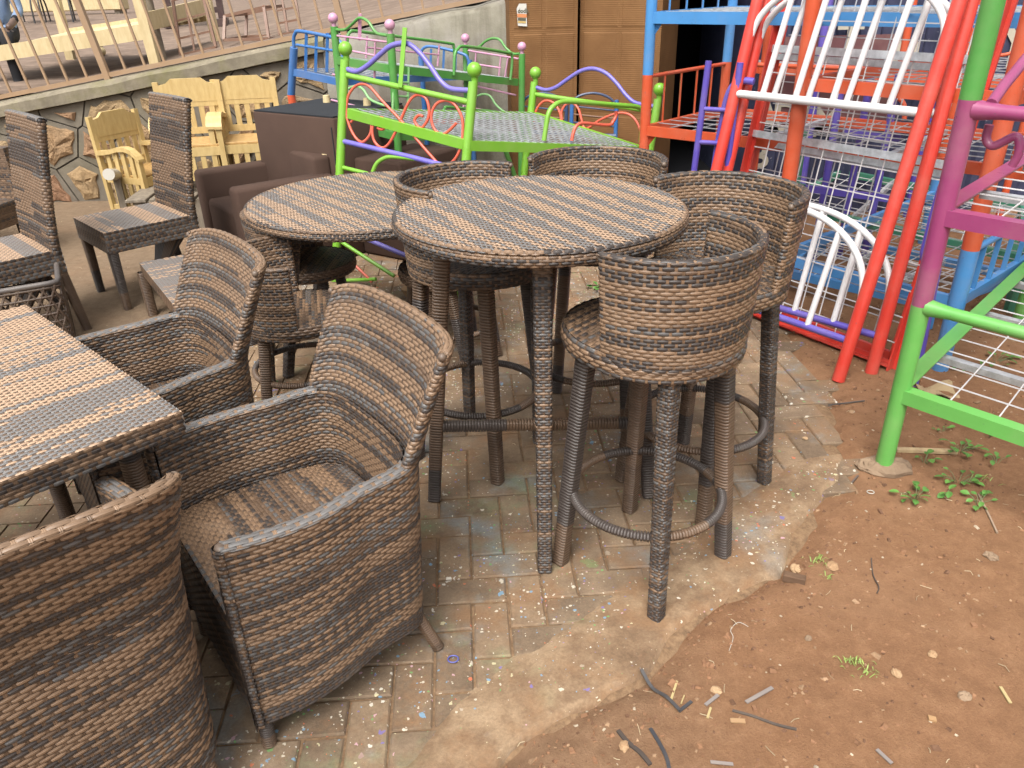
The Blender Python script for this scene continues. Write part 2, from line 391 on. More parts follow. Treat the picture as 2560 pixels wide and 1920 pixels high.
def woven_leg(name, p0, p1, a, b, parent, seed):
    p0, p1 = np.array(p0, float), np.array(p1, float); d = p1 - p0; L = np.linalg.norm(d); ax, bx = frame_of(d)
    def S(u, v):
        u = u % 1.0; t = u * 4; k = np.floor(t); f = (t - k) * 2 - 1; w = (a + (b - a) * v) / 2
        x = np.where(k == 0, 1, np.where(k == 1, -f, np.where(k == 2, -1, f))); y = np.where(k == 0, f, np.where(k == 1, 1, np.where(k == 2, -f, -1)))
        r = (np.abs(x) ** 7 + np.abs(y) ** 7) ** (1 / 7.); x, y = x / r * w, y / r * w
        return p0 + d * v[..., None] + x[..., None] * ax + y[..., None] * bx
    mb = MB(); mb.beam(p0, p1, a * .84, a * .84, w1=b * .84, h1=b * .84); o = mb.obj(name, WBASE, parent)
    nv = int(L / .0088); WV().weave(S, 12, nv, h=.0022, C=bands(nv, 12, seed, 'dark'), per=True, flip=-1, wcol=MID, hwarp=.3).obj(o)
    return o

# rim: half-round braid along a 3D path. side: in-surface outward dir, nrm: across-thickness dir
def rim_S(path, side, nrm, half, bulge):
    path, side, nrm = [np.asarray(q, float) for q in (path, side, nrm)]
    seg = np.linalg.norm(np.diff(path, axis=0), axis=1); cum = np.concatenate([[0], np.cumsum(seg)]); cum /= cum[-1]
    def ip(A, u): return np.stack([np.interp(u, cum, A[:, k]) for k in range(3)], -1)
    def S(u, v):
        th = (v - .5) * math.pi * 1.35; p, s_, n_ = ip(path, u), ip(side, u), ip(nrm, u)
        return p + s_ * (np.cos(th) * bulge)[..., None] + n_ * (np.sin(th) * half)[..., None]
    return S, seg.sum()
def add_rim(w, mb, path, side, nrm, half, bulge, rows, seed, flip, pat='dark', pitch=.02, grey=True):
    S, L = rim_S(path, side, nrm, half, bulge); nu = max(4, int(L / pitch))
    C = bands(rows, nu, seed, pat); 
    if grey: C = np.where(C.mean(-1, keepdims=True) < .1, np.array(GRY) * 1.0, C)
    w.weave(S, nu, rows, C=C, flip=flip, h=.0020, wcol=TAN, hwarp=.22, lf=.98); gridS(mb, S, max(12, nu // 2), 7, -.003, flip)

def loop_S(B, t, Lf):
    """closed loop round a panel: outer face, side edge, inner face, side edge. B(s, v) is the mid surface"""
    Le = math.pi * t; T = 2 * Lf + 2 * Le; e = 1e-3
    def S(u, v):
        l = (u % 1.0) * T; a1, a2, a3 = Lf, Lf + Le, 2 * Lf + Le
        s_ = np.where(l < a1, l / Lf, np.where(l < a2, 1.0, np.where(l < a3, 1 - (l - a2) / Lf, 0.0)))
        an = np.where(l < a1, 0.0, np.where(l < a2, (l - a1) / t, np.where(l < a3, math.pi, math.pi + (l - a3) / t)))
        p = B(s_, v); sa = np.clip(s_, e, 1 - e); su = B(sa + e, v) - B(sa - e, v); sv = B(sa, v + e) - B(sa, v - e)
        n = np.cross(su, sv); n /= np.linalg.norm(n, axis=-1, keepdims=True) + 1e-15; su = su / (np.linalg.norm(su, axis=-1, keepdims=True) + 1e-15)
        return p + n * (np.cos(an) * t)[..., None] + su * (np.sin(an) * t)[..., None]
    return S, T
def add_loop(w, mb, B, t, Lf, H, pitch, wp, C, flip=1, wcol=tuple(.8 * q for q in MID), hwarp=.34, h=.0022, lo=False):
    S, T = loop_S(B, t, Lf); nu = int(T / wp / 2) * 2; nv = int(H / pitch)
    w.weave(S, nu, nv, C=C(nv, nu), flip=flip, per=True, wcol=wcol, hwarp=hwarp, h=h, lo=lo)
    U, V = np.meshgrid(np.linspace(0, 1, 61)[:-1], np.linspace(0, 1, 9), indexing='ij'); S2, _ = loop_S(B, t * .72, Lf); mb.grid(S2(U, V), closed_u=True)
    return S
# ---------------------------------------------------------------- armchair (local: +y front, x side)
def make_armchair(name, label, seed=3, pitch=.0100, wp=.0160):
    root = thing(name, label, 'armchair')
    a, yb, yf, yc, t, za = .268, -.295, .212, -.10, .019, .635
    q = []
    for y in np.linspace(yf, yc, 14): q.append((a + .034 * math.sin(math.pi * (yf - y) / (yf - yc) * .8 + .2) - .012, y))
    for th in np.linspace(0, math.pi, 60)[1:-1]:
        c, s_ = math.cos(th), math.sin(th); e = 2 / 4.2
        q.append((a * np.sign(c) * abs(c) ** e, yc + (yb - yc) * abs(s_) ** e))
    for y in np.linspace(yc, yf, 14): q.append((-a - .034 * math.sin(math.pi * (yf - y) / (yf - yc) * .8 + .2) + .012, y))
    q = np.array(q); seg = np.linalg.norm(np.diff(q, axis=0), axis=1); cum = np.concatenate([[0], np.cumsum(seg)]); L = cum[-1]; cum = cum / L
    def plan2(u, off):
        x, y = np.interp(u, cum, q[:, 0]), np.interp(u, cum, q[:, 1]); e = .012
        ua, ub = np.clip(u + e, 0, 1), np.clip(u - e, 0, 1)
        tx = np.interp(ua, cum, q[:, 0]) - np.interp(ub, cum, q[:, 0]); ty = np.interp(ua, cum, q[:, 1]) - np.interp(ub, cum, q[:, 1]); l = np.hypot(tx, ty) + 1e-12
        nx, ny = -ty / l, tx / l                                     # left normal of travel = inward is right; travel goes clockwise seen from above
        s_ = np.sign(nx * x + ny * (y - .0)); s_ = np.where(s_ == 0, 1, s_)
        return x + nx * s_ * off, y + ny * s_ * off
    ztop = lambda u: za + .03 * np.exp(-((np.abs(u - .5) - .22) / .12) ** 2) * 0 + .02 * np.clip(1 - np.abs(u - .5) / .36, 0, 1)
    zbot = lambda u: .085 + .055 * np.sin(np.pi * np.clip(np.abs(u - .5) / .5, 0, 1)) ** 2 * .6 + .015 * (1 - np.abs(u - .5) * 2)
    def outer(u, v):
        z = zbot(u) + (ztop(u) - zbot(u)) * v; tp = -.028 * (1 - v); x, y = plan2(u, t + tp); return np.stack([x, y, z], -1)
    zs = .405
    def inner(u, v):
        z = zs - .01 + (ztop(u) - zs + .01) * v; x, y = plan2(u, -t); return np.stack([x, y, z], -1)
    body = MB(); gridS(body, outer, 60, 12, -.004, -1); gridS(body, inner, 60, 8, -.004, 1)
    w = WV(); nu, nv = int(L / wp), int(.54 / pitch)
    w.weave(outer, nu, nv, C=bands(nv, nu, seed, 'mix'), flip=-1); w.weave(inner, nu, int(.25 / pitch), C=bands(int(.25 / pitch), nu, seed + 1, 'mix'), flip=1)
    for sx in (1, -1):                                               # rounded front ends of the arms
        x0 = sx * (a - .004)
        def fe(u, v, sx=sx, x0=x0):
            th = (u - .5) * math.pi; zz = zbot(np.zeros_like(u)) + (za - zbot(np.zeros_like(u))) * v
            return np.stack([x0 - sx * np.sin(th) * -t * 1.0 - sx * .02 * (1 - v) * (np.sin(th) > 0), yf + np.cos(th) * .018, zz], -1)
        w.weave(fe, 4, nv, C=bands(nv, 4, seed + 5, 'dark'), flip=-sx); gridS(body, fe, 7, 6, -.003, -sx)
    sh = body.obj('tub_body', WBASE, root); w.obj(sh)
    # arm rims
    ja, jb = .30, .70
    for k, (ua, ub) in enumerate(((0.0, ja + .02), (jb - .02, 1.0))):
        us = np.linspace(ua, ub, 30); x, y = plan2(us, 0 * us); x1, y1 = plan2(us, 0 * us + 1e-2); z = ztop(us)
        path = np.stack([x, y, z - .004], -1); side = np.tile([0, 0, 1.], (30, 1)); nn = np.stack([x1 - x, y1 - y, 0 * x], -1); nn /= np.linalg.norm(nn, axis=1, keepdims=True)
        mb = MB(); ww = WV(); add_rim(ww, mb, path, side, nn, t + .002, .007, 6, seed + 9 + k, 1, 'dark', .024)
        e_ = path[0] if k == 0 else path[-1]; mb.ball((e_[0], e_[1], e_[2] - .006), .0195, 10, 7, 1, (1, .75, .8))
        o = mb.obj('arm_rim', [WBASE, WEND], root); ww.obj(o)
    # backrest
    zt = lambda s_: .938 - .022 * (2 * s_ - 1) ** 2
    def BK(u, v):
        uu = ja + (jb - ja) * u; x, y = plan2(uu, 0 * uu); z0 = ztop(uu) - .03; z = z0 + (zt(u) - z0) * v; k = np.clip((z - .6) / .32, 0, 1.2)
        return np.stack([x * (1 + .075 * k), y + (yb * .93 - y) * .45 * np.clip(k, 0, 1) - .115 * k ** 1.15, z], -1)
    mb = MB(); ww = WV(); Lb = L * (jb - ja)
    def CB(nv_, nu_):
        A = bands(nv_, nu_, seed + 20, 'band', 3, 6); return A
    add_loop(ww, mb, BK, .0125, Lb, .315, pitch, wp, CB, flip=1)
    us = np.linspace(0, 1, 40); P = BK(us, 0 * us + 1.0); sd = BK(us, 0 * us + 1.0) - BK(us, 0 * us + .99); ua = np.clip(us, .002, .998); su = BK(ua + 1e-3, 0 * us + 1) - BK(ua - 1e-3, 0 * us + 1)
    nrm = np.cross(su, sd); nrm, sd, su = [q_ / np.linalg.norm(q_, axis=1, keepdims=True) for q_ in (nrm, sd, su)]
    P = P - sd * .004; P[0] = P[0] - su[0] * .012; P[-1] = P[-1] + su[-1] * .012
    add_rim(ww, mb, P, sd, nrm, .0125, .006, 4, seed + 30, -1, 'band', .02)
    for i in (0, -1): mb.ball(P[i] - sd[i] * .006, .0105, 8, 6, 1)
    o = mb.obj('backrest', [WBASE, WEND], root); ww.obj(o)
    # seat and front apron
    def seat(u, v):
        y = yf + .012 - (yf + .012 - (yb + .03)) * v; hw = np.interp(y, [yb + .03, yb + .09, yc, yf], [.17, .225, .25, .252]); return np.stack([(u * 2 - 1) * hw, y, .415 + .006 * np.sin(np.pi * u) + 0 * v], -1)
    def apron(u, v): return np.stack([(u * 2 - 1) * .25, yf + .014 + 0 * v, .415 - .30 * v], -1)
    mb = MB(); gridS(mb, seat, 12, 12, -.004, -1); gridS(mb, apron, 6, 4, -.004, 1)
    ww = WV(); ww.weave(seat, 34, 50, C=bands(50, 34, seed + 40, 'tan', 8, 16), flip=-1, lo=True, wcol=MID, hwarp=.42)
    ww.weave(apron, 34, 28, C=bands(28, 34, seed + 41, 'dark'), flip=1, lo=True)
    o = mb.obj('seat', WBASE, root); ww.obj(o)
    for i, (x, y, dx, dy) in enumerate(((a - .03, yf - .01, 0, .004), (-a + .03, yf - .01, 0, .004), (.205, yb + .06, .03, -.055), (-.205, yb + .06, -.03, -.055))):
        wrapped('leg', (x, y, .16), (x + dx, y + dy, 0.0), rnd(.017), .0075, seed + i, root, .3)
    return root

# ---------------------------------------------------------------- bar stool with half-barrel back (local: +y front)
def disc_weave(w, mb, r, z, pitch, wp, C, k=2, sh=1, dome=.004, h=.0028, wcol=MID, lo=True, rot=0.0, edge=.004):
    n = int(2 * r / pitch); m = int(2 * r / wp)
    def S(u, v):
        x, y = (u * 2 - 1) * r, (v * 2 - 1) * r; rr = np.hypot(x, y); f = np.where(rr > r, r / np.maximum(rr, 1e-9), 1.0)
        cr_, sr_ = math.cos(rot), math.sin(rot)
        return np.stack([(x * cr_ - y * sr_) * f, (x * sr_ + y * cr_) * f, z + dome * (1 - (np.minimum(rr, r) / r) ** 2) - edge * (np.minimum(rr, r) / r) ** 10], -1)
    w.weave(S, m, n, k=k, sh=sh, C=C(n, m), flip=1, h=h, wcol=wcol, lo=lo, inside=lambda u, v: np.hypot(u * 2 - 1, v * 2 - 1) < .996, hwarp=.42)
    th = np.linspace(0, 2 * math.pi, 49)[:-1]; rs = np.linspace(0.002, r, 8)
    P = np.stack([np.stack([rr * np.cos(th), rr * np.sin(th), np.full(48, z - .004)], -1) for rr in rs], 1); mb.grid(P, closed_u=True, flip=False)
def ring_side(w, mb, r0, z0, r1, z1, nu, nv, C, h=.003, wcol=MID, n=48):
    def S(u, v): th = u * 2 * math.pi; rr = r0 + (r1 - r0) * v + .008 * np.sin(np.pi * v); return np.stack([rr * np.cos(th), rr * np.sin(th), z0 + (z1 - z0) * v], -1)
    w.weave(S, nu, nv, C=C, flip=1 if z1 > z0 else -1, per=True, h=h, wcol=wcol); th = np.linspace(0, 1, n + 1)[:-1]
    U, V = np.meshgrid(th, np.linspace(0, 1, 4), indexing='ij'); P = S(U, V); P[..., :2] *= 1 - .004 / r0; mb.grid(P, closed_u=True, flip=z1 < z0)
def make_stool(name, label, cat, H=.785, zt=1.08, back=True, seed=5, ring_z=.27, foot_r=.262, pat='mix', pitch=.0104):
    root = thing(name, label, cat); r = .235; zs = H
    # seat
    mb = MB(); w = WV(); disc_weave(w, mb, r, zs + .03, .0115, .0165, lambda n, m: bands(n, m, seed + 2, 'brown', 5, 12), lo=True)
    ring_side(w, mb, r - .004, zs - .028, r - .002, zs + .03, 84, 5, bands(5, 84, seed + 3, 'brown'))
    mb.add([(r * .96 * math.cos(i * math.pi / 12), r * .96 * math.sin(i * math.pi / 12), zs - .026) for i in range(24)], [tuple(range(23, -1, -1))])
    if back:
        for arr in w.P: arr[:, 1] = arr[:, 1] * 1.07 + .018
        mb.v = [(p[0], p[1] * 1.07 + .018, p[2]) for p in mb.v]
    o = mb.obj('seat', WBASE, root); w.obj(o)
    if back:
        A0 = math.radians(91); z0 = zs - .030; Hh = zt - z0; t = .0115
        def BK(u, v):
            th = -math.pi / 2 + (u - .5) * 2 * A0; rr = .222 + .024 * v; return np.stack([rr * np.cos(th), rr * np.sin(th), z0 + Hh * v + 0 * u], -1)
        mb = MB(); w = WV()
        add_loop(w, mb, BK, t, .235 * 2 * A0, Hh, pitch, .0160, lambda nv_, nu_: bands(nv_, nu_, seed + 7, pat, 2, 5), wcol=TAN, hwarp=.26, h=.0021)
        us = np.linspace(0, 1, 44); P = BK(us, 0 * us + 1.0); sd = np.tile([0, 0, 1.], (44, 1)); su = BK(us + 1e-3, 0 * us + 1) - BK(us - 1e-3, 0 * us + 1); nrm = np.cross(su, sd)
        su, nrm = [q_ / np.linalg.norm(q_, axis=1, keepdims=True) for q_ in (su, nrm)]
        P = P - sd * .004; P[0] = P[0] - su[0] * .010; P[-1] = P[-1] + su[-1] * .010
        add_rim(w, mb, P, sd, nrm, t + .0005, .006, 4, seed + 9, -1, 'brown', .020, grey=False)
        for i in (0, -1): mb.ball(P[i] - sd[i] * .006, .0095, 8, 6, 1)
        o = mb.obj('backrest', [WBASE, WEND], root); w.obj(o)
    for i in range(4):
        an = math.pi / 4 + i * math.pi / 2; c, s_ = math.cos(an), math.sin(an); p0 = (.19 * c, .19 * s_, zs - .02); p1 = (foot_r * c, foot_r * s_, 0)
        if i == 2 and back: woven_leg('leg', p0, p1, .046, .040, root, seed + i)
        else: wrapped('leg', p0, p1, sq(.048, .042), .0105, seed + i * 7, root, .55)
    rr = .19 + (foot_r - .19) * (1 - ring_z / zs) - .012
    wrapped('foot_ring', 0, 0, rnd(.0135), .009, seed + 40, root, .4, [(rr * math.cos(t), rr * math.sin(t), ring_z) for t in np.linspace(0, 2 * math.pi, 49)])
    return root

# ---------------------------------------------------------------- round table
def make_round_table(name, label, r, zt, foot_r, top_r, a=.052, b=.042, seed=11, pitch=.0078, wp=.0112, stretcher=True, k=3, rot=0.0):
    root = thing(name, label, 'table')
    mb = MB(); w = WV()
    def C(n, m):
        B = bands(n, m, seed, 'band', 2, 7); return np.where(B.mean(-1, keepdims=True) < .1, np.array(GRY) * 1.2, B * TOP_SHEEN)
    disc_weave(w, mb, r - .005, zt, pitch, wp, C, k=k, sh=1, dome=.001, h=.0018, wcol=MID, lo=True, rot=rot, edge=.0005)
    ring_side(w, mb, r - .011, zt + .0005, r - .002, zt - .012, int(2 * math.pi * r / .014), 2, bands(2, 300, seed + 1, 'tan'), .003)
    ring_side(w, mb, r - .006, zt - .046, r - .002, zt - .012, int(2 * math.pi * r / .016), 4, bands(4, 300, seed + 2, 'brown'), .003, wcol=TAN)
    mb.add([(r * .98 * math.cos(i * math.pi / 16), r * .98 * math.sin(i * math.pi / 16), zt - .044) for i in range(32)], [tuple(range(31, -1, -1))])
    o = mb.obj('table_top', WBASE, root); w.obj(o); F = []
    for i in range(4):
        an = i * math.pi / 2; c, s_ = math.cos(an), math.sin(an); p0 = (top_r * c, top_r * s_, zt - .04); p1 = (foot_r * c, foot_r * s_, 0); F.append((np.array(p0), np.array(p1)))
        if i % 2 == 0: woven_leg('leg', p0, p1, a, b, root, seed + i)
        else: wrapped('leg', p0, p1, sq(a, b), .0105, seed + i * 3, root, .5)
    if stretcher:
        for i in (0, 1):
            f = .70 if i == 1 else .62
            q0, q1 = [p[0] + (p[1] - p[0]) * f for p in (F[i], F[i + 2])]
            wrapped('stretcher', q0, q1, sq(.034), .010, seed + 60 + i, root, .2)
    return root
def slab_box(part, w, mb, c, s, pitch, wp, seed, pats, faces='xXyYZz', grey=False, turn=False):
    """woven box: centre c, size s; each listed face gets a weave"""
    cx, cy, cz = c; x, y, z = s[0] / 2, s[1] / 2, s[2] / 2
    D = {'Z': (((x, -y, z), (0, 2 * y, 0), (-2 * x, 0, 0)) if turn else ((-x, -y, z), (2 * x, 0, 0), (0, 2 * y, 0))), 'X': ((x, -y, -z), (0, 2 * y, 0), (0, 0, 2 * z)), 'x': ((-x, y, -z), (0, -2 * y, 0), (0, 0, 2 * z)),
         'Y': ((x, y, -z), (-2 * x, 0, 0), (0, 0, 2 * z)), 'y': ((-x, -y, -z), (2 * x, 0, 0), (0, 0, 2 * z)), 'z': ((-x, y, -z), (2 * x, 0, 0), (0, -2 * y, 0))}
    for q, fc in enumerate(faces):
        o, du, dv = [np.array(k, float) for k in D[fc]]; o = o + np.array(c)
        S = lambda u, v, o=o, du=du, dv=dv: o + u[..., None] * du + v[..., None] * dv
        nu, nv = max(3, int(np.linalg.norm(du) / wp)), max(3, int(np.linalg.norm(dv) / pitch)); B = bands(nv, nu, seed + q, pats.get(fc, 'brown'))
        if grey and fc == 'Z': B = np.where(B.mean(-1, keepdims=True) < .1, np.array(GRY) * 1.35, B * TOP_SHEEN * 1.12)
        w.weave(S, nu, nv, C=B, flip=1, lo=True, wcol=MID, hwarp=.4)
    mb.box(c, (s[0] - .006, s[1] - .006, s[2] - .006))
# ---------------------------------------------------------------- the woven furniture in place
def face(dx, dy): return math.atan2(dy, dx) - math.pi / 2          # rotation that turns local +y to (dx, dy)
A0 = make_armchair('armchair', 'woven armchair with its arms and empty seat in full view beside the table corner', 3)
A0.location = (-.60, 1.60, 0); A0.rotation_euler.z = face(-.8, -.6); A0['group'] = 'woven armchairs round the square table'
A1 = dup(A0, (-1.03, 1.19, 0), face(-.66, .75), 'woven armchair seen from behind, its tall striped back towards the paving', 'woven armchairs round the square table')
A2 = dup(A0, (-1.20, 2.20, 0), face(-.78, -.63), 'woven armchair pushed under the square table beside the high-backed chairs', 'woven armchairs round the square table')

S0 = make_stool('bar_stool', 'woven bar stool whose striped back is turned to the concrete edging', 'bar stool')
S0.location = (.402, 1.934, 0); S0.rotation_euler.z = face(-.7, .7); S0['group'] = 'bar stools round the tall round table'
T2C = (.095, 2.285)
for (x, y), d, lab in (((.66, 2.365), (-.76, -.65), 'woven bar stool between the tall round table and the leaning red bed frames'),
                       ((.33, 2.87), (-.28, -.96), 'woven bar stool behind the tall round table with only its curved back above the top'),
                       ((-.125, 2.64), (.85, -.52), 'woven bar stool with a dark shiny seat, between the two round tables')):
    dup(S0, (x, y, 0), face(*d), lab, 'bar stools round the tall round table')
TT = make_round_table('round_bar_table', 'tall round woven bar table with splayed legs and a striped top', .435, 1.06, .388, .29, rot=math.radians(29))
TT.location = (*T2C, 0); TT.rotation_euler.z = math.atan2(1.904 - 2.28, .089 - .095)
LT = make_round_table('round_table', 'lower wide round woven table in front of the lime bed', .60, .745, .61, .45, seed=31, stretcher=False, pitch=.0100, wp=.0130, rot=math.radians(-101))
LT.location = (-.665, 3.77, 0); LT.rotation_euler.z = 0.83
C0 = make_stool('tub_chair', 'low woven tub chair behind the armchairs, its curved side panel facing the bar table', 'tub chair', .40, .69, True, 17, .16, .25, 'brown', .0118)
C0.location = (-.93, 3.12, 0); C0.rotation_euler.z = face(.96, .22); C0['group'] = 'low chairs round the wide round table'
dup(C0, (-1.06, 3.80, .0), face(1, -.06), 'low woven tub chair tucked under the wide round table beside the brown sofa', 'low chairs round the wide round table')
B0 = make_stool('low_stool', 'low backless round woven stool with a dark seat beside the wide round table', 'stool', .42, .0, False, 23, .15, .25)
B0.location = (-.30, 3.60, 0); B0.rotation_euler.z = .4

# square dining table
t = thing('dining_table', 'square woven dining table with a pale striped top among the armchairs', 'table', (0, 0, 0))
ex, ey = np.array([-.724, .690]), np.array([-.69, -.724]); cr = np.array([-.802, 1.634]); Lx, Ly = 1.10, 1.00
t.location = (*(cr + ex * Lx / 2 + ey * Ly / 2), 0); t.rotation_euler.z = math.atan2(ex[1], ex[0])
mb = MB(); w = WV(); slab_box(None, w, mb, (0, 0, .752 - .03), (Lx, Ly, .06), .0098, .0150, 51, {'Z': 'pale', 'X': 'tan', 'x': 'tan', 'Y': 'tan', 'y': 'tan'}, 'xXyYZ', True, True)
o = mb.obj('table_top', WBASE, t); w.obj(o)
for i, (sx, sy) in enumerate(((1, 1), (-1, 1), (-1, -1), (1, -1))):
    wrapped('leg', (sx * (Lx / 2 - .11), sy * (Ly / 2 - .11), .70), (sx * (Lx / 2 - .11), sy * (Ly / 2 - .11), 0), rnd(.026), .0085, 70 + i, t, .15)

# high-backed dining chairs
def make_high_chair(name, label, seed):
    root = thing(name, label, 'chair'); W, D, zs, th = .50, .54, .475, .125
    mb = MB(); w = WV(); slab_box(None, w, mb, (0, 0, zs - th / 2), (W, D, th), .0145, .0195, seed, {'Z': 'tan', 'X': 'brown', 'x': 'dark', 'Y': 'dark', 'y': 'brown'}, 'xXyYZ', True)
    o = mb.obj('seat', WBASE, root); w.obj(o)
    Hb, tb, lean = .66, .05, .11
    def BK(u, v): return np.stack([(u - .5) * (W - .03), -D / 2 + tb / 2 - lean * v ** 1.3 - .008 * np.sin(np.pi * u), zs - .02 + Hb * v + 0 * u], -1)
    mb = MB(); w = WV(); add_loop(w, mb, BK, tb / 2, W - .03, Hb, .0155, .0195, lambda nv_, nu_: bands(nv_, nu_, seed + 8, 'mix', 5, 10) * .85, lo=True, h=.004)
    us = np.linspace(0, 1, 12); P = BK(us, 0 * us + 1.0); sd = np.tile([0, -.12, 1.], (12, 1)); nrm = np.tile([0, -1., -.12], (12, 1)); P[0, 0] -= .02; P[-1, 0] += .02
    add_rim(w, mb, P - np.array([0, 0, .006]), sd, nrm, tb / 2, .014, 4, seed + 14, -1, 'dark', .03)
    o = mb.obj('backrest', WBASE, root); w.obj(o)
    for i, (sx, sy) in enumerate(((1, 1), (-1, 1), (1, -1), (-1, -1))):
        wrapped('leg', (sx * (W / 2 - .028), sy * (D / 2 - .028), zs - th + .02), (sx * (W / 2 - .03), sy * (D / 2 - .03) - (.05 if sy < 0 else 0), 0), sq(.052, .040), .009, seed + i, root, .3)
    return root
H0 = make_high_chair('high_back_chair', 'high-backed woven dining chair standing clear in front of the pine chairs', 81)
H0.location = (-2.235, 4.59, 0); H0.rotation_euler.z = face(-.72, -.69); H0['group'] = 'high-backed woven chairs'
dup(H0, (-2.72, 3.93, 0), face(-.70, -.71), 'high-backed woven dining chair above the open-weave basket', 'high-backed woven chairs')
# far dark woven sofa arm, coffee bench, basket
t = thing('woven_bench', 'low woven bench between the high-backed chair and the armchair', 'bench', (-1.72, 3.95, 0), face(.55, -.83))
mb = MB(); w = WV(); slab_box(None, w, mb, (0, 0, .275), (.34, .80, .07), .012, .018, 95, {}, 'xXyYZ', True); o = mb.obj('bench_top', WBASE, t); w.obj(o)
for i, (sx, sy) in enumerate(((1, 1), (-1, 1), (1, -1), (-1, -1))): wrapped('leg', (sx * .17, sy * .38, .26), (sx * .17, sy * .38, 0), sq(.055, .05), .009, 99 + i, t, .4)
t = thing('woven_sofa', 'dark woven outdoor sofa partly hidden behind the high-backed chair by the stone wall', 'sofa', (-4.05, 5.25, 0), face(-.2, -1))
mb = MB(); w = WV(); slab_box(None, w, mb, (0, .0, .33), (1.2, .7, .16), .014, .022, 120, {}, 'xXyYZ'); o = mb.obj('seat', WBASE, t); w.obj(o)
mb = MB(); w = WV(); slab_box(None, w, mb, (0, -.32, .55), (1.2, .09, .40), .014, .022, 125, {}, 'xXyYZ'); o = mb.obj('backrest', WBASE, t); w.obj(o)
for i, (sx, sy) in enumerate(((1, 1), (-1, 1), (1, -1), (-1, -1))): wrapped('leg', (sx * .54, sy * .29, .27), (sx * .54, sy * .29, 0), sq(.05), .012, 130 + i, t, .9)
# open-weave basket
t = thing('woven_basket', 'open-weave brown basket with round gaps under the high-backed chair', 'basket', (-2.52, 3.72, 0), .5)
mb = MB(); rr = .0065
for k in range(9):
    z = .02 + k * .045; a = .20 + .02 * z / .4
    mb.tube([(a * max(-1, min(1, 1.35 * math.cos(q))), a * max(-1, min(1, 1.35 * math.sin(q))), z) for q in np.linspace(0, 2 * math.pi, 33)[:-1]], rr, 5, True)
for sgn in (1, -1):
    for q in np.linspace(0, 2 * math.pi, 33)[:-1]:
        pts = []
        for k in range(9):
            aa = q + sgn * k * .09; a = .20 + .02 * k / 9; pts.append((a * max(-1, min(1, 1.35 * math.cos(aa))), a * max(-1, min(1, 1.35 * math.sin(aa))), .02 + k * .045))
        mb.tube(pts, rr, 5)
o = mb.obj('woven_strands', paint('basket_brown', (.075, .042, .024), .5), t, 'stuff')
mb = MB(); mb.tube([(.215 * max(-1, min(1, 1.35 * math.cos(q))), .215 * max(-1, min(1, 1.35 * math.sin(q))), .40) for q in np.linspace(0, 2 * math.pi, 41)[:-1]], .014, 8, True); mb.obj('rim', paint('basket_rim', (.09, .075, .07), .45), t)
# ---------------------------------------------------------------- the setting: ground, paving, edging
_rs = np.random.RandomState(4); _tab = _rs.rand(256, 256)
def vnoise(x, y):
    xi, yi = np.floor(x).astype(int), np.floor(y).astype(int); fx, fy = x - xi, y - yi; fx, fy = fx * fx * (3 - 2 * fx), fy * fy * (3 - 2 * fy)
    g = lambda a, b: _tab[a % 256, b % 256]
    return (g(xi, yi) * (1 - fx) + g(xi + 1, yi) * fx) * (1 - fy) + (g(xi, yi + 1) * (1 - fx) + g(xi + 1, yi + 1) * fx) * fy
def fbm(x, y, o=4): return sum(vnoise(x * 2 ** k + 17 * k, y * 2 ** k + 5 * k) / 2 ** k for k in range(o)) / (2 - 2 ** (1 - o)) - .5
EDGE = np.array([(-1.6, .35), (-.62, .70), (-.28, 1.0), (-.062, 1.203), (.027, 1.288), (.32, 1.452), (.399, 1.532), (.461, 1.618), (.675, 1.773), (.836, 1.857), (.952, 2.05), (1.023, 2.135), (1.13, 2.272), (1.216, 2.344), (1.279, 2.504)])
INNER = np.array([(-1.9, .45), (-.80, .72), (-.45, 1.0), (-.243, 1.209), (-.154, 1.341), (-.01, 1.489), (.10, 1.58), (.217, 1.69), (.434, 1.854), (.55, 1.95), (.674, 2.062), (.78, 2.16), (.88, 2.258), (.98, 2.34), (1.083, 2.429)])
PAVE = np.array(list(map(tuple, EDGE)) + [(1.33, 2.75), (1.42, 3.0), (1.40, 3.4), (1.5, 4.2), (1.5, 5.6), (-2.0, 5.6), (-2.1, 4.9), (-1.75, 4.4), (-2.6, 3.4), (-3.2, 2.4), (-3.2, .35)])
def sdist(x, y, poly):                                   # signed distance, + outside
    d = np.full(x.shape, 1e9); inside = np.zeros(x.shape, bool)
    for a, b in zip(poly, np.roll(poly, -1, 0)):
        ab = b - a; t = np.clip(((x - a[0]) * ab[0] + (y - a[1]) * ab[1]) / (ab @ ab), 0, 1); d = np.minimum(d, np.hypot(x - a[0] - t * ab[0], y - a[1] - t * ab[1]))
        c = ((a[1] > y) != (b[1] > y)) & (x < (b[0] - a[0]) * (y - a[1]) / (b[1] - a[1] + 1e-12) + a[0]); inside ^= c
    return np.where(inside, -d, d)
def ground_z(x, y):
    x, y = np.asarray(x, float), np.asarray(y, float)
    s = sdist(x, y, PAVE) + fbm(x * 9, y * 9, 3) * .10
    k = np.clip((s + .03) / .09, 0, 1)
    near = np.clip(1 - (np.abs(x - 1) + np.abs(y - 3)) / 12, .2, 1)
    return -.030 + k * (.034 + (fbm(x * 2.2, y * 2.2, 3) * .018 + fbm(x * 14, y * 14, 4) * .016) * near)
xs = np.concatenate([np.linspace(-160, -6, 10)[:-1], np.linspace(-6, -.4, 110)[:-1], np.linspace(-.4, 2.9, 165)[:-1], np.linspace(2.9, 6, 36)[:-1], np.linspace(6, 160, 10)])
ys = np.concatenate([np.linspace(-20, .7, 8)[:-1], np.linspace(.7, 3.8, 155)[:-1], np.linspace(3.8, 9, 90)[:-1], np.linspace(9, 200, 10)])
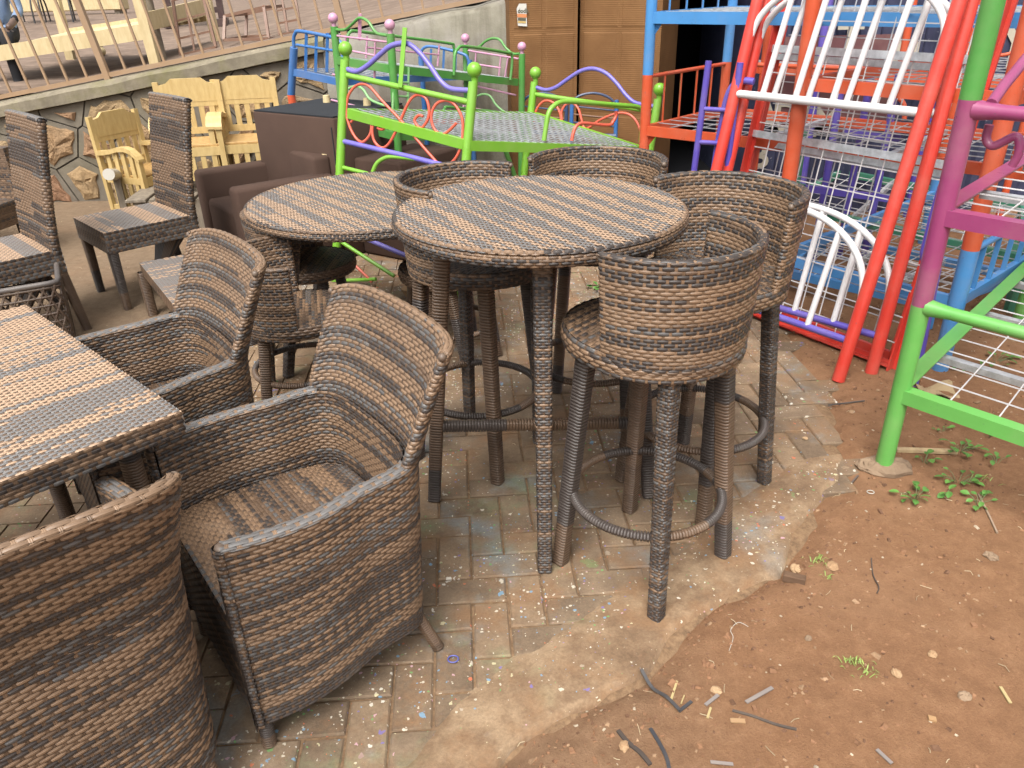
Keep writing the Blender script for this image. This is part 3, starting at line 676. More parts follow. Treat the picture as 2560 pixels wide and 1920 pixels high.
X, Y = np.meshgrid(xs, ys, indexing='ij'); Z = ground_z(X, Y)
def dirt_m():
    m, nt, b = mat('red_brown_dirt', 0.95, 0.15); p = wpos(nt)
    big = noise(nt, p, 1.3, 4.0); med = noise(nt, p, 16.0, 9.0, 0.8); fine = noise(nt, p, 170.0, 4.0, 0.8)
    c = ramp(nt, med, [(0.25, (0.165, 0.084, 0.043)), (0.5, (0.242, 0.127, 0.066)), (0.75, (0.32, 0.180, 0.098))])
    sp = nt.nodes.new('ShaderNodeSeparateXYZ'); nt.links.new(p, sp.inputs[0])
    left = ramp(nt, mth(nt, 'ADD', mth(nt, 'MULTIPLY', sp.outputs[0], 0.33), mth(nt, 'MULTIPLY', big, 0.3)), [(0.0, (1, 1, 1)), (0.34, (0, 0, 0))])
    c = mix(nt, mth(nt, 'MULTIPLY', left, 0.85), c, ramp(nt, med, [(0.3, (0.13, 0.098, 0.066)), (0.7, (0.27, 0.21, 0.142))]))
    c = mix(nt, ramp(nt, fine, [(0.35, (0, 0, 0)), (0.75, (1, 1, 1))]), mix(nt, 0.38, c, (0.085, 0.044, 0.026)), c)
    c = mix(nt, mth(nt, 'MULTIPLY', ramp(nt, big, [(0.5, (0, 0, 0)), (0.72, (1, 1, 1))]), 0.4), c, (0.29, 0.17, 0.10)); setc(nt, b, c)
    bump(nt, b, mth(nt, 'ADD', fine, mth(nt, 'MULTIPLY', med, 1.4)), 0.75, 0.006); return m
DIRT = dirt_m()
mb = MB(); mb.grid(np.stack([X, Y, Z], -1)); tag(mb.obj('ground', DIRT), kind='structure')

def splat(nt, p, c, scale, thr, colr, amt=1.0, warp=0.25, off=0.0):
    mp = nt.nodes.new('ShaderNodeMapping'); mp.inputs['Location'].default_value = (off, off * 1.7, 0); nt.links.new(p, mp.inputs['Vector'])
    wv = mix(nt, warp * .1, mp.outputs[0], noise(nt, mp.outputs[0], scale * 1.3, 3.0, 0.6, 1), 'ADD')
    d = voro(nt, wv, scale); cid = voro(nt, wv, scale, 'Color')
    sr = nt.nodes.new('ShaderNodeSeparateColor'); nt.links.new(cid, sr.inputs[0])
    rad = mth(nt, 'MULTIPLY', mth(nt, 'POWER', sr.outputs[0], 3.0), thr)           # few large, many tiny
    clus = ramp(nt, noise(nt, mp.outputs[0], 2.1, 4.0, .6), [(0.40, (0, 0, 0)), (0.60, (1, 1, 1))]); mask = mth(nt, 'MULTIPLY', mth(nt, 'LESS_THAN', d, mth(nt, 'MULTIPLY', rad, clus)), amt)
    cc = ramp(nt, sr.outputs[1], colr, 'CONSTANT')
    return mix(nt, mask, c, cc)
PCOL = [(0.0, (0.55, 0.50, 0.40)), (0.28, (0.16, 0.30, 0.42)), (0.42, (0.62, 0.58, 0.50)), (0.55, (0.52, 0.14, 0.07)), (0.63, (0.13, 0.30, 0.10)), (0.74, (0.50, 0.30, 0.34)), (0.82, (0.5, 0.45, 0.28)), (0.92, (0.16, 0.13, 0.34))]
def smudge(nt, p, c, off, colr, amt, lo=.60, hi=.72, sc=3.2):
    mp = nt.nodes.new('ShaderNodeMapping'); mp.inputs['Location'].default_value = (off, -off, off * .5); nt.links.new(p, mp.inputs['Vector'])
    n = noise(nt, mp.outputs[0], sc, 5.0, 0.65); return mix(nt, mth(nt, 'MULTIPLY', ramp(nt, n, [(lo, (0, 0, 0)), (hi, (1, 1, 1))]), amt), c, colr)
def paver_m(name='paint_spattered_paver', conc=False):
    m, nt, b = mat(name, 0.85, 0.25); p = wpos(nt); oi = nt.nodes.new('ShaderNodeObjectInfo')
    med = noise(nt, p, 5.0 if conc else 7.0, 9.0, 0.75); fine = noise(nt, p, 130.0, 4.0, 0.7)
    if conc: c = ramp(nt, med, [(0.3, (0.12, 0.072, 0.041)), (0.48, (0.225, 0.146, 0.087)), (0.56, (0.30, 0.205, 0.125)), (0.7, (0.38, 0.275, 0.175))])
    else:
        c = ramp(nt, med, [(0.3, (0.135, 0.096, 0.064)), (0.55, (0.225, 0.162, 0.108)), (0.75, (0.32, 0.232, 0.152))])
        v = ramp(nt, oi.outputs['Random'], [(0.0, (0.78, 0.76, 0.74)), (0.5, (1, 1, 1)), (1.0, (1.22, 1.16, 1.08))]); c = mix(nt, 1.0, c, v, 'MULTIPLY')
    k = .55 if conc else 1
    c = smudge(nt, p, c, 3.1, (0.20, 0.27, 0.30), .55 * k, .55, .70); c = smudge(nt, p, c, 9.7, (0.17, 0.25, 0.13), .45 * k, .58, .72); c = smudge(nt, p, c, 17.2, (0.42, 0.17, 0.09), .45 * k, .62, .75)
    c = smudge(nt, p, c, 29.0, (0.24, 0.135, 0.07), .75, .50, .64, 5.5)
    c = mix(nt, ramp(nt, fine, [(0.3, (0, 0, 0)), (0.7, (1, 1, 1))]), mix(nt, 0.35, c, (0.055, 0.036, 0.024)), c)
    c = splat(nt, p, c, 30.0, 0.36, PCOL, .75, .35); c = splat(nt, p, c, 62.0, 0.46, PCOL, .8, .18, 3.3); c = splat(nt, p, c, 95.0, 0.5, PCOL, .8, .1, 5.9); c = splat(nt, p, c, 13.0, .30, PCOL, .30, .9, 8.1)
    setc(nt, b, c); bump(nt, b, mth(nt, 'ADD', fine, mth(nt, 'MULTIPLY', med, 1.5)), 0.5, 0.004); return m
PAVER = paver_m(); CONC = paver_m('rough_concrete', True)
def sand_m():
    m, nt, b = mat('joint_sand', 0.95, 0.1); n = noise(nt, wpos(nt), 45.0, 5.0, 0.7); setc(nt, b, ramp(nt, n, [(0.3, (0.10, 0.062, 0.038)), (0.7, (0.25, 0.16, 0.092))])); bump(nt, b, n, .6, .005); return m
# paving bed (joint sand) with a true outline, pavers as its children
xs2 = np.linspace(-3.3, 1.6, 60); ys2 = np.linspace(.3, 5.7, 64); X2, Y2 = np.meshgrid(xs2, ys2, indexing='ij')
mb = MB(); S2 = sdist(X2, Y2, PAVE); Z2 = np.where(S2 < .02, -.0085 + fbm(X2 * 7, Y2 * 7, 3) * .007, -.05)
mb.grid(np.stack([X2, Y2, Z2], -1)); paving = tag(mb.obj('paving', sand_m()), kind='structure')
PW, PL, ROT = .1085, .217, math.radians(3.2)
pm = MB(); pm.cbox((0, 0, -.03), (PL - .0065, PW - .0065, .06), .0045); pme = pm.mesh('paver', PAVER)
cells = []; ca, sa = math.cos(ROT), math.sin(ROT); rnd_ = random.Random(9)
for i in range(-40, 30):
    for j in range(-4, 60):
        r = (i - j) % 4
        if r == 0: cx, cy, an = i + 1.0, j + .5, 0.0
        elif r == 3: cx, cy, an = i + .5, j + 1.0, math.pi / 2
        else: continue
        x, y = cx * PW - .03, cy * PW + .25; x, y = x * ca - y * sa + .1, x * sa + y * ca
        cells.append((x, y, an + ROT))
cx = np.array([c[:2] for c in cells]); sd_ = sdist(cx[:, 0], cx[:, 1], PAVE); si = sdist(cx[:, 0], cx[:, 1], np.array(list(map(tuple, INNER)) + [(1.33, 2.75), (1.42, 3.0), (1.40, 3.4), (1.5, 4.2), (1.5, 5.6), (-2.0, 5.6), (-2.1, 4.9), (-1.75, 4.4), (-2.6, 3.4), (-3.2, 2.4), (-3.2, .45)]))
near_, far_ = [], []
for (x, y, an), s1, s2 in zip(cells, sd_, si):
    if s2 > .13 or s1 > .02: continue
    u, v, q = proj((x, y, 0)); vis = -60 < u < 2620 and v < 2000 and q > .3
    hid = (x < -.75 and y < 2.9) or (x < -1.0)
    (near_ if vis and not hid else far_).append((q if vis else 99, x, y, an))
near_.sort(); far_ += near_[300:]; near_ = near_[:300]
for q, x, y, an in near_:
    o = link('paver', pme, paving); o.location = (x, y, rnd_.uniform(-.004, .001)); o.rotation_euler = (rnd_.uniform(-.010, .010), rnd_.uniform(-.010, .010), an + rnd_.uniform(-.012, .012))
fm = MB()
for q, x, y, an in far_:
    if abs(x) < 4: fm.box((x, y, -.03 + rnd_.uniform(-.003, 0)), (PL - .007, PW - .007, .06), an)
fm.obj('distant_pavers', PAVER, paving, 'stuff')
# concrete edging along the dirt
n = 140; tt = np.linspace(0, 1, n)
def along(P):
    seg = np.linalg.norm(np.diff(P, axis=0), axis=1); c = np.concatenate([[0], np.cumsum(seg)]); c /= c[-1]; return np.stack([np.interp(tt, c, P[:, 0]), np.interp(tt, c, P[:, 1])], -1)
INN = INNER + np.array([-.035, .035]); Ei, Eo = along(INN), along(EDGE); cr_ = np.linspace(0, 1, 14); P = np.zeros((n, 14, 3))
for k, c in enumerate(cr_):
    xy = Ei * (1 - c) + Eo * c
    jit = fbm(xy[:, 0] * 6, xy[:, 1] * 6, 4) * (.05 if k in (0, 1) else .06 if k in (12, 13) else .0); d = Eo - Ei; d = d / np.linalg.norm(d, axis=1, keepdims=True)
    xy = xy + d * jit[:, None]; z = .0105 + fbm(xy[:, 0] * 4, xy[:, 1] * 4, 4) * .010 + fbm(xy[:, 0] * 25, xy[:, 1] * 25, 3) * .004
    if k <= 5: z = -.0075 + (z + .0075) * (k / 5.0) ** .7 + fbm(xy[:, 0] * 18 + k, xy[:, 1] * 18, 3) * .006 * (1 - k / 6.0)
    if k == 13: z = z * 0 - .03
    P[:, k, :2] = xy; P[:, k, 2] = z
mb = MB(); mb.grid(P, flip=True); tag(mb.obj('concrete_edging', CONC), kind='structure')

# ---------------------------------------------------------------- stone retaining wall with coping, plaster wall, terrace, railing
WY = 7.0
copb = lambda x: 1.197 + (x + 1.483) * .158
copt = lambda x: copb(x) + .115
def stone_m():
    m, nt, b = mat('quarry_stone', 0.9, 0.2); p = wpos(nt); oi = nt.nodes.new('ShaderNodeObjectInfo'); n = noise(nt, p, 9.0, 7.0, 0.75); f = noise(nt, p, 60.0, 4.0)
    a = ramp(nt, oi.outputs['Random'], [(0.0, (0.33, 0.205, 0.105)), (0.35, (0.30, 0.165, 0.098)), (0.65, (0.37, 0.255, 0.135)), (1.0, (0.255, 0.185, 0.115))])
    c = mix(nt, ramp(nt, n, [(0.35, (0, 0, 0)), (0.65, (1, 1, 1))]), mix(nt, .55, a, (0.12, 0.085, 0.055)), a); setc(nt, b, c); bump(nt, b, mth(nt, 'ADD', n, mth(nt, 'MULTIPLY', f, .4)), 0.9, 0.03); return m
def cement_m(name, a, c, moss=0.0, streak=0.0):
    m, nt, b = mat(name, 0.92, 0.2); p = wpos(nt); n = noise(nt, p, 5.0, 7.0, 0.7); f = noise(nt, p, 70.0, 3.0)
    cc = ramp(nt, n, [(0.3, a), (0.7, c)])
    if moss: cc = mix(nt, mth(nt, 'MULTIPLY', ramp(nt, noise(nt, p, 2.6, 4.0), [(0.48, (0, 0, 0)), (0.62, (1, 1, 1))]), moss), cc, (0.13, 0.125, 0.035))
    if streak:
        mp = nt.nodes.new('ShaderNodeMapping'); mp.inputs['Scale'].default_value = (9, 9, .55); nt.links.new(p, mp.inputs['Vector'])
        cc = mix(nt, mth(nt, 'MULTIPLY', ramp(nt, noise(nt, mp.outputs[0], 1.0, 5.0), [(0.5, (0, 0, 0)), (0.68, (1, 1, 1))]), streak), cc, (0.085, 0.07, 0.05))
    setc(nt, b, cc); bump(nt, b, mth(nt, 'ADD', n, mth(nt, 'MULTIPLY', f, .5)), .5, .012); return m
STONE = stone_m(); MORTAR = cement_m('grey_mortar', (0.115, 0.098, 0.078), (0.20, 0.172, 0.135), .12); COPE = cement_m('weathered_coping', (0.135, 0.115, 0.085), (0.25, 0.215, 0.155), .45, .3); PLAST = cement_m('stained_plaster', (0.16, 0.148, 0.125), (0.25, 0.23, 0.195), .15, .55)
GROOVE = cement_m('dark_joint', (0.055, 0.047, 0.037), (0.09, 0.076, 0.058))
def clip(poly, a, b, c):                                   # keep a*x+b*y<=c
    out = []
    for p, q in zip(poly, poly[1:] + poly[:1]):
        dp, dq = a * p[0] + b * p[1] - c, a * q[0] + b * q[1] - c
        if dp <= 0: out.append(p)
        if dp * dq < 0: t = dp / (dp - dq); out.append((p[0] + t * (q[0] - p[0]), p[1] + t * (q[1] - p[1])))
    return out
def shrink(poly, d):
    c = np.mean(poly, 0); out = list(poly)
    A = np.array(poly); area = 0.5 * sum(A[i][0] * A[(i + 1) % len(A)][1] - A[(i + 1) % len(A)][0] * A[i][1] for i in range(len(A)))
    s = 1 if area > 0 else -1
    for p, q in zip(A, np.roll(A, -1, 0)):
        t = q - p; L = np.linalg.norm(t)
        if L < 1e-6: continue
        nx, ny = t[1] / L * s, -t[0] / L * s; out = clip(out, nx, ny, nx * p[0] + ny * p[1] - d)
        if len(out) < 3: return []
    return out
wall = thing('retaining_wall', 'rough stone retaining wall with grey mortar and a concrete coping under the railing', 'wall', (-3.4, WY + .15, 0))
x0, x1 = -5.6, -1.50
mb = MB(); mb.hexa([(x0, WY, -.1), (x1, WY, -.1), (x1, WY + .3, -.1), (x0, WY + .3, -.1), (x0, WY, copb(x0)), (x1, WY, copb(x1)), (x1, WY + .3, copb(x1)), (x0, WY + .3, copb(x0))]); mb.obj('wall_core', GROOVE, wall, world=True)
rw = random.Random(21); seeds = []
for i in range(-1, 12):
    for j in range(-1, 5): seeds.append((x0 + .2 + i * .40 + rw.uniform(-.13, .13) + (.2 if j % 2 else 0), .12 + j * .33 + rw.uniform(-.10, .10)))
pads = MB()
for k, s_ in enumerate(seeds):
    poly = [(x0, -.05), (x1, -.05), (x1, copb(x1) - .003), (x0, copb(x0) - .003)]
    for q in seeds:
        if q == s_ or abs(q[0] - s_[0]) > 1.3: continue
        a, b = q[0] - s_[0], q[1] - s_[1]; poly = clip(poly, a, b, (q[0] ** 2 + q[1] ** 2 - s_[0] ** 2 - s_[1] ** 2) / 2)
        if len(poly) < 3: break
    if len(poly) < 3: continue
    pd = shrink(poly, .007)
    if len(pd) < 3: continue
    nn = len(pd); pads.add([(p[0], WY + .002, p[1]) for p in pd] + [(p[0], WY - .014, p[1]) for p in pd], [tuple(range(nn, 2 * nn))] + [(i, (i + 1) % nn, nn + (i + 1) % nn, nn + i) for i in range(nn)])
    st = shrink(poly, rw.uniform(.035, .075))
    if len(st) < 3: continue
    st = np.array(st); c = st.mean(0); pts = []
    for p, q in zip(st, np.roll(st, -1, 0)):
        m_ = max(1, int(np.linalg.norm(q - p) / .055))
        for h in range(m_): pts.append(p + (q - p) * h / m_)
    pts = np.array(pts); L = len(pts)
    if np.ptp(pts[:, 0]) < .06: continue
    jr = np.random.RandomState(k); jit = pts + jr.normal(0, .009, pts.shape); sm_ = MB()
    rings = [(jit, -.006), (c + (jit - c) * .93, -.016), (c + (jit - c) * .62, -.026), (c + (jit - c) * .25, -.026)]
    V = []
    for r_, (pp, d) in enumerate(rings):
        for p in pp: V.append((p[0], WY - .010 + d + (jr.normal(0, .006) if r_ else 0), p[1]))
    V.append((c[0], WY - .038, c[1])); Fc = []
    for r_ in range(3):
        for i in range(L): Fc.append((r_ * L + i, r_ * L + (i + 1) % L, (r_ + 1) * L + (i + 1) % L, (r_ + 1) * L + i))
    for i in range(L): Fc.append((3 * L + i, 3 * L + (i + 1) % L, 4 * L))
    sm_.add(V, Fc, 0, False); sm_.obj('stone', STONE, wall, world=True)
pads.obj('mortar_bed', MORTAR, wall, 'stuff', world=True)
def coping(xa, xb, nseg, name, parent, m, y0=WY - .07, y1=WY + .42, th=.115):
    P = []
    for i in range(nseg + 1):
        x = xa + (xb - xa) * i / nseg; j = lambda s: float(fbm(np.array(x * 3.0 + s), np.array(s * 1.7), 3)) * .035; zb, zt = copb(x), copb(x) + th
        P.append([(x, y0 + .03 + j(1) * .6, zb - .005), (x, y0 + j(2) * .7, zb + j(3) * .4), (x, y0 + j(2) * .7, zt - .03 + j(4)), (x, y0 + .05 + j(5), zt + j(6) * .5), (x, y1, zt + .004), (x, y1, zb)])
    mb = MB(); mb.grid(np.array(P), flip=True, smooth=False); return mb.obj(name, m, parent, world=True)
coping(x0, x1 + .02, 44, 'coping', wall, COPE)
pw = thing('plaster_wall', 'stained grey plaster retaining wall between the stone wall and the cardboard cartons', 'wall', (-.7, WY + .15, 0))
mb = MB(); xa, xb = x1, .085; P = []
for i in range(41):
    x = xa + (xb - xa) * i / 40; z = copt(x) - .02 + float(fbm(np.array(x * 4.), np.array(2.), 3)) * .04
    P.append([(x, WY - .03, -.05), (x, WY - .03 - .012 * float(fbm(np.array(x * 5), np.array(9.), 3)), .6), (x, WY - .03, z - .03), (x, WY + .01, z), (x, WY + .5, z + .03)])
mb.grid(np.array(P), flip=True); mb.obj('wall_face', PLAST, pw, world=True)
def pave2_m():
    m, nt, b = mat('far_paving', 0.9, 0.2); p = wpos(nt); mp = nt.nodes.new('ShaderNodeMapping'); mp.inputs['Scale'].default_value = (3, 9, 3); nt.links.new(p, mp.inputs['Vector'])
    v = voro(nt, mp.outputs[0], 1.6, 'Color'); sc = nt.nodes.new('ShaderNodeSeparateColor'); nt.links.new(v, sc.inputs[0]); n = noise(nt, p, 3.0, 6.0, .7)
    c = mix(nt, mth(nt, 'MULTIPLY', sc.outputs[0], .6), ramp(nt, n, [(0.3, (0.125, 0.088, 0.066)), (0.7, (0.26, 0.19, 0.145))]), (0.10, 0.072, 0.055)); setc(nt, b, c); bump(nt, b, sc.outputs[0], .5, .02); return m
tz = lambda x, y=7.36: copt(max(-4.2, min(1.2, x))) + .01 + .055 * (min(max(y, 7.36), 15.0) - 7.36)
mb = MB(); xs3 = [-60, -14, -8, -4.2, -3, -2, -1, 0, 1.2, 5, 40]; ys3 = [WY + .36, 9, 12, 15, 30, 60, 160]
mb.grid(np.array([[(x, y, tz(x, y)) for y in ys3] for x in xs3]), flip=False); tag(mb.obj('terrace', pave2_m()), kind='structure')
# railing
rail = thing('railing', 'beige painted steel railing along the terrace above the stone wall', 'railing', (-2.6, WY + .16, copt(-2.6)))
RY = WY + .16; rz_ = lambda x: 1.248 + (x + 2.105) * .157; dn = np.array([-.16, 0, .987]); RH = .86
bp = lambda x: np.array([x, RY, rz_(x)])
MB().beam(bp(-5.6), bp(.15), .035, .035).obj('bottom_rail', BEIGE, rail, world=True); MB().beam(bp(-5.6) + dn * RH, bp(.15) + dn * RH, .045, .035).obj('top_rail', BEIGE, rail, world=True)
xk = -5.5; k = 0
while xk < .1:
    if min(abs(xk + 3.42), abs(xk + 1.43), abs(xk - .05)) < .087: MB().beam(bp(xk) - dn * .10, bp(xk) + dn * RH, .05, .05, (0, 1, 0)).obj('post', BEIGE, rail, world=True)
    else: MB().beam(bp(xk), bp(xk) + dn * RH, .018, .018, (0, 1, 0)).obj('baluster', BEIGE, rail, world=True)
    xk += .173; k += 1
# ---------------------------------------------------------------- painted steel beds
def c2(pts, ox, oy, k): return [(ox + a * k, oy + b * k) for a, b in pts]
def trace(pl, px, off=0.0): return [pl(a, b, off) for a, b in px]
def tubep(name, pts, r, m, par, n=8, k=5, smooth=True):
    p = catmull(pts, k) if smooth and len(pts) > 2 else pts
    return MB().tube(p, r, n).obj(name, m, par, world=True)
def finial(par, p, r, m):
    MB().ball(p, r, 16, 11).tube([p - np.array([0, 0, r * 1.5]), p], r * .45, 8).obj('ball_finial', m, par, world=True)
def lerp(a, b, t): return np.asarray(a) + (np.asarray(b) - np.asarray(a)) * t
def mesh_deck(par, a, b, c, d, nu, nv, r, m, name='wire_mesh', sag=0.0):
    """wires across the quad a-b-c-d"""
    mb = MB()
    for i in range(1, nu): mb.beam(lerp(a, b, i / nu), lerp(d, c, i / nu), r * 2, r * 2)
    for j in range(1, nv): mb.beam(lerp(a, d, j / nv) + np.array([0, 0, r * 2]), lerp(b, c, j / nv) + np.array([0, 0, r * 2]), r * 2, r * 2)
    return mb.obj(name, m, par, 'stuff', world=True)
# lime bed ---------------------------------------------------------------------------------
NLf = G(838, 703); NLt = YY(862, 150, 4.9); NRt = YY(1183, 205, 4.5); FLt = YY(1336, 205, 5.9); FRt = YY(1645, 248, 5.4)
dl = (NLf - NLt); 
def foot(t, lean=1.0): s = t[2] / -dl[2]; return t + dl * s * np.array([lean, lean, 1])
NRf, FLf, FRf = foot(NRt), foot(FLt), foot(FRt)
bed = thing('steel_bed', 'lime green steel bed with ball finials, lilac arches and coral scrollwork', 'bed', lerp(lerp(NLf, NRf, .5), lerp(FLf, FRf, .5), .5) * np.array([1, 1, 0]))
for f, t in ((NLf, NLt), (NRf, NRt), (FLf, FLt), (FRf, FRt)):
    tubep('post', [f, t], .027, LIME, bed, 10); u = (t - f) / np.linalg.norm(t - f); finial(bed, t + u * .062, .041, LIME)
HP = Plane(NLt, NRt, NLf); FP = Plane(FLt, FRt, FLf); SP = Plane(NRt, FRt, NRf)
tubep('head_bar', trace(HP, [(866, 188), (1170, 255)]), .017, LIME, bed); tubep('foot_bar', trace(FP, [(1338, 236), (1630, 278)]), .016, LIME, bed)
tubep('arch', trace(HP, [(866, 172), (891, 179), (920, 163), (949, 137), (975, 116), (1004, 108.5), (1025, 112), (1051, 134), (1076, 166), (1101, 202), (1127, 222), (1172, 226)]), .015, LILAC, bed)
tubep('arch', trace(FP, [(1339, 218), (1365, 225), (1390, 218), (1422, 196), (1453, 177), (1485, 172), (1516, 184), (1542, 209), (1564, 237), (1586, 256), (1615, 263), (1638, 266)]), .014, LILAC, bed)
MB().beam(*[p - np.array([0, .03, 0]) for p in trace(HP, [(1014, 69), (1002, 217)])], .024, .03, (0, 1, 0)).obj('picket', LIME, bed, world=True)
tubep('lower_bar', trace(HP, [(857, 353), (1032, 394), (1166, 428)]), .016, LILAC, bed, smooth=False)
SA = c2([(265, 670), (330, 600), (400, 570), (460, 600), (500, 700), (480, 820), (400, 900), (320, 850), (250, 720), (212, 560), (230, 380), (310, 260), (410, 230), (500, 280), (620, 420), (840, 650), (1000, 840), (1180, 1050), (1300, 1160), (1430, 1130), (1530, 960), (1555, 700), (1520, 560), (1440, 450), (1340, 420), (1240, 470), (1190, 600), (1220, 740), (1300, 810), (1380, 780), (1480, 680)], 820, 160, .217)
SB = c2([(570, 735), (620, 755), (665, 720), (670, 660), (610, 615), (540, 660), (510, 780), (540, 900), (620, 965), (700, 920), (780, 780), (840, 640), (920, 460), (980, 380), (1050, 355), (1130, 400), (1165, 520), (1150, 640), (1080, 735), (1020, 700), (1000, 640), (1050, 590), (1095, 605)], 820, 160, .217)
for q in (SA, SB): tubep('scroll', trace(HP, q, .004), .0085, CORAL, bed, 7, 4)
for q in ([(1335, 305), (1341, 275), (1358, 254), (1378, 254), (1394, 270), (1402, 292), (1398, 308), (1380, 306), (1368, 292)], [(1405, 300), (1404, 280), (1414, 262), (1432, 258), (1446, 272), (1452, 292), (1464, 322), (1500, 300), (1540, 284), (1570, 285), (1592, 305), (1606, 345)]):
    tubep('scroll', trace(FP, q), .009, CORAL, bed, 7, 4)
NLr, NRr, FRr, FLr = HP(872, 283), HP(1174, 364), SP(1606, 377), FP(1336, 290)
for a, b in ((NLr, NRr), (NRr, FRr), (NLr, FLr), (FLr, FRr)): MB().beam(a, b, .03, .055).obj('side_rail', LIME, bed, world=True)
zz = np.array([0, 0, .022]); mesh_deck(bed, NLr + zz, NRr + zz, FRr + zz, FLr + zz, 16, 26, .0026, STEEL)
tubep('guard_rail', trace(SP, [(1360, 352), (1366, 310), (1371, 285), (1383, 266), (1409, 254), (1472, 257), (1548, 263), (1592, 267), (1606, 278), (1606, 300), (1602, 355)]), .015, LIME, bed)
tubep('rod', trace(SP, [(1429, 352), (1434, 330), (1442, 314), (1460, 308), (1520, 313), (1533, 303), (1540, 290), (1540, 278)], .01), .011, CORAL, bed)
tubep('low_bar', trace(HP, [(842, 415), (930, 437)]), .013, LIME, bed); tubep('low_guard', trace(HP, [(930, 437), (940, 412), (958, 397), (985, 392), (1060, 400)]), .013, LIME, bed)
tubep('low_bar', trace(HP, [(848, 568), (1000, 633), (1150, 690)]), .015, LILAC, bed, smooth=False); tubep('low_bar', trace(HP, [(846, 600), (985, 690)]), .012, LIME, bed); tubep('low_bar', trace(HP, [(846, 702), (940, 698)]), .012, LIME, bed)
tubep('low_scroll', trace(HP, [(855, 700), (862, 670), (880, 660), (905, 680), (930, 705)]), .009, CORAL, bed)
# green and pink bunk ------------------------------------------------------------------------
def at_ground(t): return np.array([t[0], t[1], 0.0])
P1, P2, P3, P4 = YY(835, 66, 5.75), YY(976, 84, 5.35), YY(1164, 112, 6.82), YY(1305, 134, 6.5)
b2 = thing('bunk_bed', 'green steel bunk bed with pink ball finials in front of the plaster wall', 'bed', at_ground(lerp(P1, P4, .5)))
for t in (P1, P2, P3, P4): tubep('post', [at_ground(t) + np.array([-.03, 0, 0]), t], .026, GREEN, b2, 10); finial(b2, t + np.array([0, 0, .05]), .034, PINK)
LE, RE, FS, NS = Plane(P1, P2, at_ground(P1)), Plane(P3, P4, at_ground(P3)), Plane(P1, P3, at_ground(P1)), Plane(P2, P4, at_ground(P2))
tubep('arch', trace(LE, [(839, 74), (863, 74), (881, 60), (899, 45), (920, 54), (935, 76), (946, 85), (968, 89)]), .010, GREEN, b2)
tubep('arch', trace(RE, [(1170, 118), (1195, 118), (1214, 103), (1232, 96), (1250, 100), (1264, 119), (1282, 134), (1300, 134)]), .010, GREEN, b2)
for pl, q in ((LE, [(839, 89), (968, 105)]), (LE, [(877, 127), (938, 139)]), (LE, [(868, 160), (935, 172)]), (LE, [(938, 105), (936, 195)]), (LE, [(864, 93), (865, 125)]), (LE, [(832, 186), (965, 210)]), (LE, [(829, 250), (965, 285)]),
              (RE, [(1168, 126), (1297, 147)]), (RE, [(1166, 157), (1252, 170)]), (RE, [(1190, 132), (1188, 160)]), (RE, [(1252, 140), (1247, 192)]), (RE, [(1270, 145), (1262, 195)]), (RE, [(1158, 208), (1290, 238)]), (NS, [(1158, 265), (1290, 292)]),
              (FS, [(918, 90), (915, 145)]), (FS, [(1098, 112), (1094, 165)]), (FS, [(920, 119), (1096, 137)])): tubep('bar', trace(pl, q), .0075, PINK, b2, 6)
MB().beam(*trace(LE, [(900, 34), (899, 101)], .02), .022, .010, (0, 1, 0)).obj('picket', PINK, b2, world=True)
for z in (.0, -.42):
    q = [YY(841, 150, 5.75), YY(976, 172, 5.35), YY(1292, 206, 6.5), YY(1150, 186, 6.82)]; q = [p + np.array([0, 0, z]) for p in q]
    for a, b in zip(q, q[1:] + q[:1]): MB().beam(a, b, .028, .05).obj('side_rail', GREEN, b2, world=True)
    mesh_deck(b2, *[p + zz for p in q], 10, 20, .0024, STEEL)
tubep('guard_rail', trace(FS, [(868, 118), (869, 92), (876, 80), (890, 78), (985, 90), (1120, 108), (1134, 116), (1136, 150)]), .011, GREEN, b2)
tubep('guard_rail', trace(NS, [(1135, 188), (1137, 140), (1145, 122), (1165, 116), (1262, 131), (1280, 140), (1276, 200)]), .011, GREEN, b2)
for x in (985, 1022): tubep('ladder_rail', trace(NS, [(x, 168), (x - 3, 275)]), .009, MINT, b2, 6)
for y in (205, 240): tubep('rung', trace(NS, [(984, y), (1021, y + 2)]), .008, MINT, b2, 6)
tubep('low_arch', trace(LE, [(872, 222), (890, 215), (908, 224), (925, 248), (955, 262), (966, 264)]), .009, MINT, b2)
tubep('low_arch', trace(RE, [(1180, 248), (1205, 236), (1225, 240), (1240, 262), (1262, 280), (1285, 285)]), .009, MINT, b2)
tubep('low_guard', trace(NS, [(1105, 285), (1112, 272), (1125, 268), (1240, 280), (1255, 290)]), .010, GREEN, b2)
tubep('brace', trace(NS, [(1262, 372), (1290, 450)]), .020, GREEN, b2)
